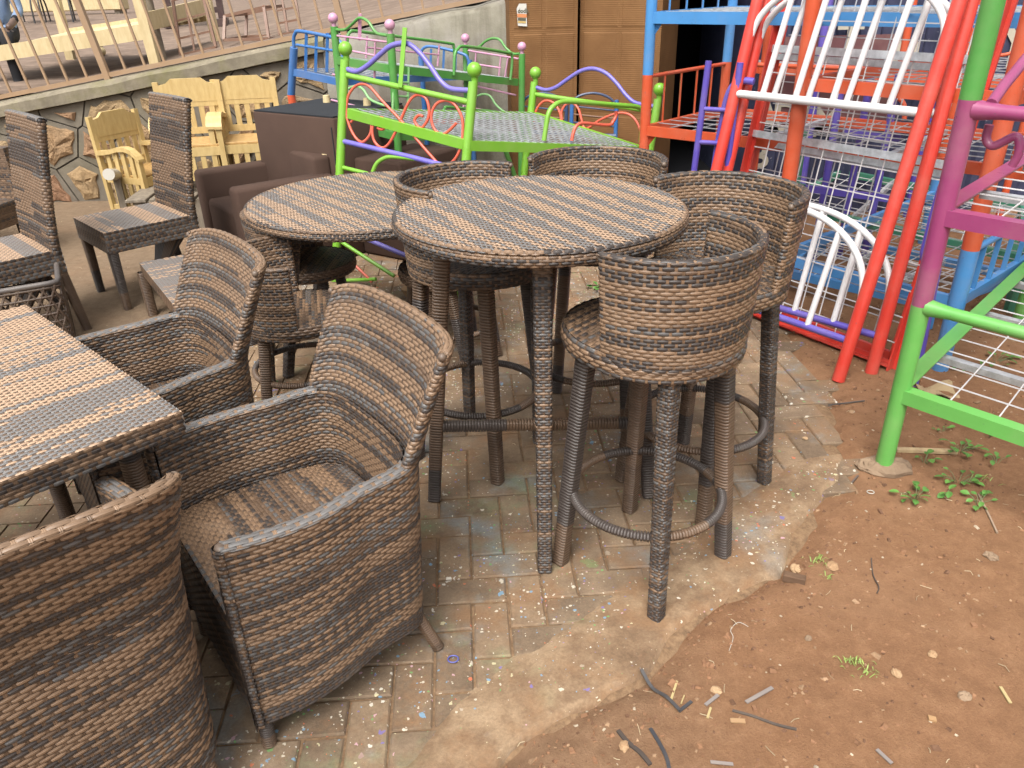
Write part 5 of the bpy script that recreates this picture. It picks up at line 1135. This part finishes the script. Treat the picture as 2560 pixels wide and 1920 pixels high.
for y in (-.3, 0, .3): MB().box((0, y, pz / 2 - .013), (1.3, .09, pz - .026)).obj('bearer', GREYWOOD, pl_)
def soft(mb, c, s, r=.04, n=4):                      # rounded block
    x, y, z = [q / 2 - r for q in s]; P = []
    for i in range(2 * n):
        t = math.pi * i / (2 * n - 1); row = []
        for j in range(4 * n):
            q = 2 * math.pi * (j + .5) / (4 * n); dx, dy, dz = math.sin(t) * math.cos(q), math.sin(t) * math.sin(q), math.cos(t)
            row.append((c[0] + np.sign(dx) * x + dx * r, c[1] + np.sign(dy) * y + dy * r, c[2] + (1 if i < n else -1) * z + dz * r))
        P.append(row)
    P = np.array(P); mb.grid(np.transpose(P, (1, 0, 2)), closed_u=True, flip=True); return mb
# upturned sofa: front face from the photo's two top corners
a, b = YY(628, 272, 5.55), YY(832, 301, 5.12); d = b - a; d[2] = 0; Ls = np.linalg.norm(d); d /= Ls; nb = np.array([-d[1], d[0], 0]); Hs = (a[2] + b[2]) / 2
so = thing('upturned_sofa', 'brown upholstered sofa standing on end with its black underside lining up', 'sofa', at_ground(a + d * Ls / 2 + nb * .35)); so.rotation_euler.z = math.atan2(d[1], d[0])
soft(MB(), (0, 0, Hs / 2), (Ls, .70, Hs), .018, 3).obj('upholstered_body', BROWNF, so); MB().box((0, .0, Hs + .003), (Ls - .02, .68, .008)).obj('black_lining', BLACKF, so)
for x in (-.17, .22): MB().tube([(x, .15, Hs), (x, .15, Hs + .055)], [.028, .024], 10).obj('wooden_foot', PALEWOOD, so)
soft(MB(), (Ls / 2 + .20, .10, .33), (.42, .62, .66), .03, 3).obj('seat_block', BROWNF, so)
for z in (.25, .5, .75): MB().box((Ls / 2 - .02, -.352, z), (.006, .004, .24)).obj('seam', BLACKF, so)
br = thing('brown_armchair', 'low brown upholstered armchair between the pine chairs and the round table', 'armchair', (-1.63, 5.22, 0), face(-.80, -.60)); br.scale = (.95, .95, .98)
soft(MB(), (0, .02, .22), (.58, .62, .40), .035).obj('seat', BROWNF, br); soft(MB(), (0, -.30, .38), (.72, .14, .66), .035).obj('backrest', BROWNF, br)
for sx in (-1, 1): soft(MB(), (sx * .36, .0, .30), (.15, .70, .60), .035).obj('arm', BROWNF, br)
for sx in (-1, 1): MB().tube([(sx * .3, -.36, .62), (sx * .3, -.36, .71)], [.030, .026], 10).obj('wooden_foot', PALEWOOD, br)
pp = thing('white_pipe', 'short white plastic pipe propped beside the lone pine chair', 'pipe', (-3.10, 6.20, 0), .3); MB().tube([(-.02, -.12, .42), (0, .16, .36)], .045, 14).obj('pipe_wall', paint('pipe_white', (.55, .52, .45), .5), pp); MB().beam((0, .05, .02), (0, .05, .38), .05, .05).obj('prop', GREYWOOD, pp)

# ---------------------------------------------------------------- things on the terrace behind the railing
def TG(x, y):
    z = 1.0
    for _ in range(25): p = G(x, y, z); z = .5 * z + .5 * tz(p[0], p[1])
    return p
f0 = TG(378, 160); yb0 = f0[1]
wb = thing('wooden_bed', 'raw pine bed frame with slats behind the railing, someone sitting on it', 'bed', (f0[0] - 1.0, yb0 + .5, tz(f0[0] - 1)))
R0, R1_ = YY(356, 80, yb0), YY(-60, 142, yb0); back = np.array([.10, 1.55, 0.10]); hb = abs(YY(356, 60, yb0)[2] - YY(356, 99, yb0)[2]); 
MB().beam(R0, R1_, .035, hb).obj('side_rail', PALEWOOD, wb, world=True); MB().beam(R0 + back, R1_ + back, .035, hb).obj('side_rail', PALEWOOD, wb, world=True)
for i in range(17): p = lerp(R0, R1_, (i + .6) / 17.5) + np.array([0, 0, hb * .15]); MB().beam(p, p + back, .085, .02).obj('slat', PALEWOOD, wb, world=True)
for o_, nm in ((np.zeros(3), 'head_post'), (back, 'head_post')):
    ft = np.array([R0[0] + .06, R0[1], tz(R0[0])]) + o_ * np.array([1, 1, 0]); MB().beam(ft, ft + np.array([-.06, 0, 1.25]), .09, .07, (0, 1, 0)).obj(nm, PALEWOOD, wb, world=True)
h0 = np.array([R0[0] + .03, R0[1], R0[2]])
for z, hh in ((.08, .16), (.42, .22)): MB().beam(h0 + np.array([0, 0, z]), h0 + back + np.array([0, 0, z]), .03, hh).obj('head_board', PALEWOOD, wb, world=True)
for o_ in (np.zeros(3), back): ft = R1_ + o_; MB().beam(np.array([ft[0], ft[1], tz(ft[0])]), ft + np.array([0, 0, .4]), .09, .07, (0, 1, 0)).obj('foot_post', PALEWOOD, wb, world=True)
p_ = TG(255, 140); ls = thing('wooden_foot_ball', 'round turned wooden foot lying on the terrace paving', 'furniture foot', p_); MB().ball((0, 0, .05), .055, 12, 8).tube([(0, 0, .09), (.01, 0, .14)], .03, 10).obj('turned_foot', PALEWOOD, ls)
# person sitting on the bed: body one skinned mesh
sp_ = YY(8, 96, yb0 + .45)
def person(loc, rz):
    root = thing('person', 'person in a blue top and dark trousers sitting on the wooden bed', 'person', loc, rz); z0 = 0.0
    J = {'pel': (0, 0, .08), 'sp1': (0, -.01, .26), 'sp2': (0, -.02, .44), 'nk': (0, 0, .60), 'hd': (0, .02, .70), 'tp': (0, .02, .82),
         'hl': (.10, .02, .06), 'kl': (.13, .44, .05), 'al': (.13, .44, -.36), 'tl': (.13, .60, -.42), 'hr': (-.10, .02, .06), 'kr': (-.13, .44, .05), 'ar': (-.13, .46, -.36), 'tr': (-.13, .62, -.42),
         'sl': (.19, 0, .53), 'el': (.24, .06, .27), 'wl': (.18, .28, .16), 'fl': (.15, .36, .13), 'sr': (-.19, 0, .53), 'er': (-.24, .06, .27), 'wr': (-.18, .28, .16), 'fr': (-.15, .36, .13)}
    R = {'pel': .15, 'sp1': .14, 'sp2': .15, 'nk': .055, 'hd': .095, 'tp': .075, 'hl': .10, 'kl': .065, 'al': .045, 'tl': .04, 'hr': .10, 'kr': .065, 'ar': .045, 'tr': .04, 'sl': .065, 'el': .045, 'wl': .032, 'fl': .03, 'sr': .065, 'er': .045, 'wr': .032, 'fr': .03}
    E_ = [('pel', 'sp1'), ('sp1', 'sp2'), ('sp2', 'nk'), ('nk', 'hd'), ('hd', 'tp')] + [q for s in 'lr' for q in (('pel', 'h' + s), ('h' + s, 'k' + s), ('k' + s, 'a' + s), ('a' + s, 't' + s), ('sp2', 's' + s), ('s' + s, 'e' + s), ('e' + s, 'w' + s), ('w' + s, 'f' + s))]
    ks = list(J); me = bpy.data.meshes.new('body'); me.from_pydata([J[k] for k in ks], [(ks.index(a), ks.index(b)) for a, b in E_], []); o = bpy.data.objects.new('body', me); col.objects.link(o)
    o.modifiers.new('skin', 'SKIN'); sv = me.skin_vertices[0].data if me.skin_vertices else None
    if sv is None:
        return root
    for i, k in enumerate(ks): sv[i].radius = (R[k], R[k])
    sv[0].use_root = True; o.modifiers.new('sub', 'SUBSURF').levels = 2
    dg = bpy.context.evaluated_depsgraph_get(); m2 = bpy.data.meshes.new_from_object(o.evaluated_get(dg)); bpy.data.objects.remove(o)
    SKIN = paint('skin', (.10, .05, .03), .5); m2.materials.clear()
    for q in (DENIM, DARKF, SKIN): m2.materials.append(q)
    for p in m2.polygons:
        c = p.center; p.use_smooth = True; p.material_index = 2 if c.z > .58 or (c.y > .24 and c.z > .10 and abs(c.x) > .1) else 1 if (c.z < .13 or c.y > .2) else 0
    link('body', m2, root)
    MB().ball((0, .0, .745), .105, 14, 9, 0, (1, 1.05, 1)).obj('hair', DARKF, root)
    for sx in (-1, 1): soft(MB(), (sx * .13, .56, -.42), (.095, .27, .09), .03, 3).obj('shoe', BLACKF, root)
    return root
person(sp_ - np.array([.02, 0, .03]), face(.35, -1))
# timber pole, brown steel frames leaning on the railing, dark furniture behind
f = TG(402, 150); po = thing('timber_pole', 'weathered timber pole beside the wooden bed', 'pole', f); MB().tube([(.02, 0, 0), (0, 0, .7), (-.03, .02, 1.7)], [.042, .038, .034], 10).obj('pole', GREYWOOD, po)
for k, (q, lab) in enumerate((([(452, 138), (432, 0), (540, 118), (505, -20)], 'brown steel frame leaning on the railing beside the pole'), ([(672, 97), (660, 18), (560, 100), (562, 40)], 'open box frame of brown steel tube on the terrace'), ([(700, 88), (682, -10), (752, 78), (735, -20)], 'narrow brown steel frame leaning behind the open box frame'))):
    par = thing('steel_stand', lab, 'steel frame', TG(*q[0])); yy_ = max(TG(*q[0])[1], RY + .12); c = [YY(*p, yy_ + (.12 if i % 2 else 0)) for i, p in enumerate(q)]
    for i, j in ((0, 1), (2, 3), (0, 2), (1, 3)): MB().beam(c[i], c[j], .026, .026, (0, 1, 0)).obj('tube', BROWNM, par, world=True)
    if k == 1:
        bk_ = [p + np.array([.05, .55, 0]) for p in c]
        for i, j in ((0, 1), (2, 3), (0, 2), (1, 3)): MB().beam(bk_[i], bk_[j], .026, .026, (0, 1, 0)).obj('tube', BROWNM, par, world=True)
        for i in range(4): MB().beam(c[i], bk_[i], .026, .026).obj('tube', BROWNM, par, world=True)
    else:
        for t in (.3, .62): MB().beam(lerp(c[0], c[1], t), lerp(c[2], c[3], t), .018, .018, (0, 1, 0)).obj('tube', BROWNM, par, world=True)
        MB().beam(lerp(c[0], c[2], .4), lerp(c[1], c[3], .4), .018, .018, (0, 1, 0)).obj('tube', BROWNM, par, world=True)
f = TG(430, 68); mf = thing('dark_wood_table', 'dark maroon wooden furniture with heavy feet on the terrace', 'table', f, .2)
for x in (0, .75):
    MB().box((x, 0, .45), (.09, .09, .9)).obj('leg', MAROON, mf); MB().box((x, 0, .05), (.13, .55, .1)).obj('foot', MAROON, mf)
MB().box((.37, 0, .93), (1.1, .6, .06)).obj('table_top', MAROON, mf); MB().box((.37, 0, .22), (.75, .05, .08)).obj('stretcher', MAROON, mf)
for k, (x, y) in enumerate(((75, 52), (150, 50))):
    f = TG(x, y + 6); bc = thing('black_metal_chair', ('black metal chair with hooped legs behind the wooden bed' if k == 0 else 'black metal chair beside the hooped one behind the wooden bed'), 'chair', f, .4 * k)
    for sx in (-.22, .22):
        tubep_ = catmull([(sx, -.25, 0), (sx, -.22, .3), (sx, -.1, .43), (sx, .1, .43), (sx, .22, .3), (sx, .25, 0)], 5); MB().tube(tubep_, .014, 8).obj('leg_hoop', BLACKM, bc)
        MB().tube([(sx, -.2, .42), (sx, -.28, .95)], .013, 8).obj('back_post', BLACKM, bc)
    MB().cbox((0, 0, .44), (.46, .44, .03), .008).obj('seat', BLACKM, bc); MB().tube([(-.22, -.28, .95), (.22, -.28, .95)], .013, 8).obj('back_bar', BLACKM, bc); MB().tube([(-.22, -.25, .7), (.22, -.25, .7)], .011, 8).obj('back_bar', BLACKM, bc)
f = TG(120, 40); wt = thing('pale_wooden_chest', 'pale wooden chest at the back of the terrace', 'chest', f + np.array([0, .6, 0]), .05); MB().cbox((0, 0, .32), (2.6, .5, .5), .02).obj('chest_body', PALEWOOD, wt); MB().cbox((0, 0, .60), (2.7, .56, .05), .01).obj('lid', PALEWOOD, wt)
for sx in (-1.2, 1.2): MB().box((sx, 0, .04), (.1, .4, .08)).obj('foot', GREYWOOD, wt)
f = TG(660, 20); wk = thing('wooden_rack', 'small reddish wooden rack lying on the terrace paving', 'rack', f, .3)
for i in range(4): MB().box((.1 * i, 0, .04), (.05, .5, .03)).obj('slat', wood_m('rack_wood%d' % i, (.20, .08, .04), (.32, .14, .07)) if i == 0 else bpy.data.materials['rack_wood0'], wk)
for y in (-.2, .2): MB().box((.15, y, .012), (.42, .05, .025)).obj('bearer', bpy.data.materials['rack_wood0'], wk)
# ---------------------------------------------------------------- stones, weeds and litter on the dirt
def gz(x, y): return float(ground_z(np.array([x]), np.array([y]))[0])
def gp(px, py, up=0.0):
    p = G(px, py); z = max(gz(p[0], p[1]), 0.0 if sdist(np.array([p[0]]), np.array([p[1]]), PAVE)[0] < 0 else -1)
    if sdist(np.array([p[0]]), np.array([p[1]]), np.array(list(map(tuple, EDGE)) + list(map(tuple, INNER[::-1]))))[0] < 0: z = .011
    return np.array([p[0], p[1], z + up])
def rock_mesh(name, m, seed, rough=.25, sc=(1, 1, .6)):
    mb = MB(); mb.ball((0, 0, 0), 1.0, 16, 10); r = np.random.RandomState(seed); mb.v = [tuple(np.array(p) * np.array(sc) * (1 + r.normal(0, rough * .5))) for p in mb.v]; mb.sm = [False] * len(mb.sm); return mb.mesh(name, m)
def peb_m():
    m, nt, b = mat('pebble', .9, .2); a = N(nt, 'ShaderNodeAttribute', attribute_name='Col'); n = noise(nt, wpos(nt), 150.0, 3.0); setc(nt, b, mix(nt, mth(nt, 'MULTIPLY', n, .5), a.outputs['Color'], (.09, .05, .03))); return m
PEB = peb_m(); rp = np.random.RandomState(12)
# loose gravel and crumbs: far too many to count
V, Q, Cc = [], [], []; cube = np.array([(-1, -1, -1), (1, -1, -1), (1, 1, -1), (-1, 1, -1), (-.7, -.7, .8), (.75, -.65, .9), (.6, .7, .75), (-.7, .6, .85)]); cq = [(0, 3, 2, 1), (4, 5, 6, 7), (0, 1, 5, 4), (1, 2, 6, 5), (2, 3, 7, 6), (3, 0, 4, 7)]
xx, yy = rp.uniform(-.3, 3.2, 30000), rp.uniform(.85, 4.6, 30000); ss = sdist(xx, yy, PAVE)
ok = (ss > -.02) & (rp.rand(30000) < np.clip(fbm(xx * 1.7, yy * 1.7, 3) + .5 + np.where(ss < .15, .25, 0), 0, 1) ** 1.6)
cand = list(zip(xx[ok], yy[ok]))[:9000]
ca2 = np.array(cand); cz = ground_z(ca2[:, 0], ca2[:, 1])
for (x, y), z in zip(cand, cz):
    s = .0020 * math.exp(abs(rp.normal(0, .52))); M = np.array(Matrix.Rotation(rp.uniform(0, 6.3), 3, 'Z') @ Matrix.Rotation(rp.uniform(-.5, .5), 3, 'X'))
    v = (cube * np.array([s * rp.uniform(.8, 1.8), s * rp.uniform(.7, 1.2), s * rp.uniform(.4, .9)]) + rp.normal(0, s * .18, (8, 3))) @ M.T + np.array([x, y, z + s * .25]); o = len(V)
    V += v.tolist(); Q += [tuple(i + o for i in f) for f in cq]; t = rp.rand()
    c = np.array((.25, .13, .07)) if t < .5 else np.array((.16, .085, .05)) if t < .8 else np.array((.34, .22, .13)) if t < .95 else np.array((.45, .38, .28)); Cc += [c * rp.uniform(.75, 1.2)] * 8
me = bpy.data.meshes.new('gravel'); me.from_pydata(V, [], Q); at_ = me.attributes.new('Col', 'FLOAT_COLOR', 'POINT'); at_.data.foreach_set('color', np.concatenate([np.array(Cc), np.ones((len(Cc), 1))], 1).astype(np.float32).ravel()); me.materials.append(PEB)
tag(link('gravel', me), 'loose reddish gravel and crumbs scattered over the bare dirt', 'gravel', kind='stuff')
# straw and wood shavings
V, Q, Cc = [], [], []
for k in range(560):
    if k < 330:
        x, y = rp.uniform(-.2, 3.0), rp.uniform(.95, 4.4)
        if sdist(np.array([x]), np.array([y]), PAVE)[0] < -.05 and rp.rand() < .75: continue
    else: x, y = rp.uniform(-4.2, -1.2), rp.uniform(3.0, 6.8)
    z = gz(x, y); z = max(z, .001) if sdist(np.array([x]), np.array([y]), PAVE)[0] < 0 else z
    L, w_, an = rp.uniform(.004, .017), rp.uniform(.0005, .0012), rp.uniform(0, 6.3); d = np.array([math.cos(an), math.sin(an), 0]); n_ = np.array([-d[1], d[0], 0]); p = np.array([x, y, z + .003]); b_ = n_ * rp.normal(0, L * .25); o = len(V)
    pts = [p - d * L, p + b_ + np.array([0, 0, .002]), p + d * L]
    for q in pts: V += [q - n_ * w_, q + n_ * w_, q + np.array([0, 0, w_ * 1.2])]
    for s in range(2):
        for e in range(3): Q.append((o + s * 3 + e, o + s * 3 + 3 + e, o + s * 3 + 3 + (e + 1) % 3, o + s * 3 + (e + 1) % 3))
    Cc += [np.array((.55, .46, .30)) * rp.uniform(.6, 1.2)] * 9
me = bpy.data.meshes.new('straw_bits'); me.from_pydata(V, [], Q); at_ = me.attributes.new('Col', 'FLOAT_COLOR', 'POINT'); at_.data.foreach_set('color', np.concatenate([np.array(Cc), np.ones((len(Cc), 1))], 1).astype(np.float32).ravel()); me.materials.append(PEB)
tag(link('straw_bits', me), 'tiny pale straw bits and shavings strewn over the ground', 'straw', kind='stuff')
# stones
ROCK = cement_m('dirty_rock', (.13, .088, .058), (.27, .19, .125)); OCHRE = cement_m('ochre_rock', (.27, .16, .085), (.42, .29, .17))
st = thing('flat_stone', 'flat muddy stone under the foot of the green bunk bed leg', 'stone', gp(2222, 1180)); me = rock_mesh('stone', ROCK, 3, .13, (.092, .064, .040)); o = link('stone', me, st); o.location = (0, .015, .004)
o = link('stone_lobe', rock_mesh('stone_lobe', ROCK, 4, .16, (.05, .04, .026)), st); o.location = (-.06, .03, .005)
for k, (px, py, s, lab) in enumerate(((2113, 1168, .013, 'pale chip of stone near the flat muddy stone'), (2080, 1418, .017, 'oblong pale stone beside the small grass tuft'), (1990, 1416, .016, 'broken ochre brick lump beside the small grass tuft'), (2476, 1398, .017, 'pale rounded stone alone on the open dirt'), (2013, 1097, .009, 'small cube of rubble at the end of the pavers'), (1052 + 0, 735, .085, 'rock splashed with pale blue paint behind the bar stool'),
                                         (2020, 1600, .009, 'small grey pebble below the dry twig'), (2240, 1690, .012, 'reddish stone low on the open dirt'), (1790, 1730, .012, 'tan stone among the straw near the concrete edge'), (2410, 1745, .014, 'tan pebble beside the split wood chip'), (2330, 1640, .011, 'brown pebble in the loose gravel'), (1560, 1870, .012, 'pale stone beside the black plastic strip'))):
    p = gp(px, py) if px != 1052 else np.array([*(G(px, py)[:2]), 0]); r = thing('stone', lab, 'stone', p, k * .7); link('stone_body', rock_mesh('stone_body', OCHRE if k % 3 else ROCK, 20 + k, .2, (s * 1.25, s, s * .62 if k != 5 else s * .8)), r).location = (0, 0, s * .3)
bk = thing('brick_piece', 'broken brown brick piece lying at the concrete edge', 'brick', gp(1985, 1448), -.42); mb = MB(); mb.cbox((0, 0, .014), (.066, .026, .028), .003); mb.obj('brick_body', cement_m('brown_brick', (.085, .05, .032), (.14, .085, .052)), bk)
# strips, straws and twigs
def strip(name, px, w_, h_, m, lab, cat, up=.004):
    p = [gp(a, b, up) for a, b in px]; r = thing(name, lab, cat, p[0]); p = catmull(p, 5) if len(p) > 2 else p; mb = MB()
    for a, b in zip(p, p[1:]): mb.beam(a, b, w_, h_)
    mb.obj(name + '_body', m, r, world=True); return r
SLATE = paint('dark_plastic', (.035, .037, .045), .4); STRAW = paint('straw_yellow', (.50, .38, .16), .7); GREYS = paint('grey_plastic', (.26, .22, .20), .5); TWIG = paint('dark_twig', (.055, .035, .024), .85); WIRE = paint('pale_wire', (.6, .57, .5), .5)
strip('plastic_strip', [(1602, 1688), (1630, 1720), (1665, 1752), (1698, 1786)], .009, .003, SLATE, 'long dark plastic strip across the concrete edge', 'plastic strip', .012)
strip('plastic_strip', [(1625, 1828), (1645, 1860), (1665, 1900), (1672, 1930)], .009, .003, SLATE, 'black plastic strip lying wholly on the dirt', 'plastic strip')
strip('plastic_strip', [(1696, 1784), (1728, 1760)], .008, .003, SLATE, 'short dark plastic strip touching the long one', 'plastic strip')
strip('wicker_offcut', [(1864, 1764), (1930, 1724)], .010, .003, GREYS, 'grey ribbed wicker offcut on the dirt', 'wicker offcut'); strip('wicker_offcut', [(1763, 1768), (1795, 1742)], .009, .003, GREYS, 'short grey wicker offcut beside the tan stone', 'wicker offcut')
strip('wicker_offcut', [(1775, 1912), (1832, 1916)], .008, .003, GREYS, 'grey wicker offcut flat on the dirt near the twig', 'wicker offcut'); strip('wicker_offcut', [(2190, 1880), (2228, 1915)], .009, .003, GREYS, 'grey wicker offcut alone below the reddish stone', 'wicker offcut')
strip('straw_stem', [(1676, 1758), (1692, 1708)], .006, .004, STRAW, 'thick yellow straw stem beside the dark plastic strip', 'straw'); strip('straw_stem', [(1702, 1765), (1710, 1745)], .003, .003, STRAW, 'thin yellow straw stem beside the thick one', 'straw'); strip('straw_stem', [(1768, 1800), (1776, 1775)], .006, .004, STRAW, 'short yellow straw stem near the dark twig', 'straw')
strip('twig', [(1830, 1782), (1880, 1795), (1940, 1815), (1990, 1830)], .006, .004, TWIG, 'long dark twig half buried in the dirt', 'twig'); strip('twig', [(1545, 1830), (1570, 1862), (1600, 1890), (1625, 1920)], .010, .006, TWIG, 'thick dark twig at the edge of the concrete', 'twig')
strip('twig', [(2177, 1400), (2182, 1440), (2196, 1470), (2192, 1484)], .003, .003, TWIG, 'thin curved twig below the weeds', 'twig'); strip('cane', [(2445, 1240), (2470, 1290), (2492, 1335)], .006, .005, paint('tan_cane', (.32, .22, .14), .7), 'thin tan cane lying through the weeds', 'cane')
strip('metal_nail', [(2110, 1225), (2145, 1190)], .006, .005, paint('rusty_steel', (.08, .05, .04), .7), 'rusty nail beside the flat muddy stone', 'nail'); strip('iron_rod', [(2070, 1016), (2160, 1008)], .005, .005, paint('iron_dark', (.07, .06, .055), .6), 'thin dark iron rod at the end of the pavers', 'iron rod', .006)
strip('wood_sliver', [(2500, 1720), (2525, 1760)], .008, .004, STRAW, 'pale wood sliver at the far side of the dirt', 'wood sliver'); strip('wood_chip', [(1825, 1806), (1862, 1808)], .012, .004, paint('chip_wood', (.42, .24, .10), .8), 'flat orange wood chip near the dark twig', 'wood chip'); strip('wood_chip', [(2318, 1802), (2338, 1806)], .014, .006, paint('chip_wood', (.42, .24, .10), .8), 'split wood chip on the open dirt', 'wood chip')
strip('timber_offcut', [(2240, 1130), (2390, 1136)], .022, .012, wood_m('offcut', (.30, .21, .12), (.46, .35, .2)), 'pale timber offcut behind the green bunk bed leg', 'timber', .006)
strip('wire_curl', [(1822, 1632), (1832, 1600), (1826, 1580), (1845, 1562), (1870, 1572)], .0013, .0013, WIRE, 'crooked pale wire by the concrete edge', 'wire')
for lab, px, py, r_, m, nm in (('small white wire loop on the dirt', 2175, 1236, .012, WIRE, 'wire_loop'), ('small blue plastic ring on the pavers', 1133, 1650, .0145, paint('blue_ring', (.10, .11, .42), .4), 'plastic_ring')):
    p = gp(px, py, .004); r = thing(nm, lab, 'ring', p); MB().tube([(r_ * math.cos(t), r_ * .85 * math.sin(t), 0) for t in np.linspace(0, 6.283, 21)[:-1]], r_ * .14, 6, True).obj('ring_body', m, r)
cb = thing('cardboard_scrap', 'crumpled cardboard scrap under the green bunk bed', 'cardboard', gp(2340, 985)); P = np.array([[(x * .16 - .08, y * .12 - .06, .012 + .02 * math.sin(5 * x + 3 * y) + .012 * math.sin(9 * y)) for y in np.linspace(0, 1, 6)] for x in np.linspace(0, 1, 8)]); mb = MB(); mb.grid(P, smooth=False); mb.grid(P - np.array([0, 0, .004]), smooth=False, flip=True); mb.obj('sheet', paint('scrap_card', (.42, .30, .15), .8), cb)
# weeds
def leaf_m(name, c):
    m, nt, b = mat(name, .5, .4); oi = nt.nodes.new('ShaderNodeObjectInfo'); n = noise(nt, wpos(nt), 60.0); cc = mix(nt, n, tuple(q * .7 for q in c), tuple(q * 1.25 for q in c)); v = ramp(nt, oi.outputs['Random'], [(0, (.75, .8, .7)), (1, (1.25, 1.2, 1.0))]); setc(nt, b, mix(nt, 1.0, cc, v, 'MULTIPLY')); b.inputs['Subsurface Weight'].default_value = .0; return m
LEAF = leaf_m('weed_leaf', (.085, .20, .045)); GRASSM = leaf_m('grass_blade', (.22, .30, .09)); STEMM = paint('weed_stem', (.12, .16, .05), .6)
def leaf_mesh():
    mb = MB(); P = []
    for t in np.linspace(0, 1, 7):
        w_ = .36 * math.sin(math.pi * (t * .92 + .04)) ** .75; P.append([(-w_, t, .10 * math.sin(math.pi * t) + .06), (-w_ * .5, t, .10 * math.sin(math.pi * t) + .01), (0, t, .10 * math.sin(math.pi * t) - .02), (w_ * .5, t, .10 * math.sin(math.pi * t) + .01), (w_, t, .10 * math.sin(math.pi * t) + .06)])
    mb.grid(np.array(P)); return mb.mesh('leaf', LEAF)
LM = leaf_mesh(); rl = random.Random(5)
def weed(px, py, n, spread, size, lab):
    c = gp(px, py); r = thing('weed', lab, 'weed', c, 0, 'leafy weeds in the dirt'); mb = MB()
    for i in range(n):
        an = rl.uniform(0, 6.28); d = spread * rl.uniform(.15, 1) ** .7; x, y = d * math.cos(an), d * math.sin(an) * .8; h = rl.uniform(.008, .03)
        mb.tube([(x * .15, y * .15, -.005), (x * .6, y * .6, h * .8), (x, y, h)], .0011, 5)
        o = link('leaf', LM, r); s = size * rl.uniform(.6, 1.15); o.scale = (s, s, s); o.location = (x, y, h); o.rotation_euler = (rl.uniform(-.35, .35), rl.uniform(-.4, .4), an - 1.57 + rl.uniform(-.9, .9))
    mb.obj('stems', STEMM, r)
for a in ((2288, 1250, 13, .062, .030, 'leafy weed with pale leaves in front of the flat muddy stone'), (2310, 1160, 7, .05, .028, 'few-leaved weed beside the pale timber offcut'), (2400, 1130, 16, .075, .031, 'bushy leafy weed at the end of the timber offcut'), (2395, 1205, 13, .07, .030, 'leafy weed between the bushy one and the cane'), (2365, 1238, 4, .03, .032, 'single sprig of large weed leaves'),
          (2445, 1262, 10, .06, .027, 'leafy weed growing round the thin cane'), (2355, 1080, 5, .03, .022, 'tiny weed sprig below the green bed rail'), (2475, 1095, 3, .025, .02, 'tiniest weed sprig below the green bed rail'), (2490, 905, 12, .10, .034, 'leafy weed under the mesh of the green bunk bed'), (2430, 930, 9, .08, .03, 'leafy weed behind the cardboard scrap'), (1500, 722, 12, .055, .034, 'green weed growing between the pavers under the bar stools'), (2490, 1160, 6, .05, .024, 'loose weed sprig at the far side of the bushy one')): weed(*a)
def grass(px, py, n, spread, L, lab):
    c = gp(px, py); r = thing('grass_tuft', lab, 'grass', c, 0, 'small grass tufts in the dirt')
    for i in range(n):
        an = rl.uniform(0, 6.28); b = np.array([rl.gauss(0, spread), rl.gauss(0, spread * .6), 0]); d = np.array([math.cos(an), math.sin(an), 0]); l = L * rl.uniform(.5, 1.2); h = l * rl.uniform(.3, .9); n_ = np.array([-d[1], d[0], 0]) * .0016
        p0, p1, p2 = b, b + d * l * .5 + np.array([0, 0, h]), b + d * l + np.array([0, 0, h * .75]); MB().add([p0 - n_, p0 + n_, p1 + n_ * .8, p1 - n_ * .8, p2], [(0, 1, 2, 3), (3, 2, 4)]).obj('blade', GRASSM, r)
grass(2042, 1405, 16, .018, .03, 'dry grass tuft between the stone and the brick lump'); grass(2130, 1660, 26, .020, .024, 'sprawling pale green grass tuft on the open dirt'); grass(2165, 1690, 14, .018, .022, 'smaller pale grass tuft touching the sprawling one'); grass(2075, 1442, 6, .008, .026, 'thin grass sprig below the oblong stone'); grass(2470, 1200, 10, .03, .03, 'fresh grass sprig among the leafy weeds'); grass(2410, 1045, 8, .03, .035, 'grass under the green bed rail')
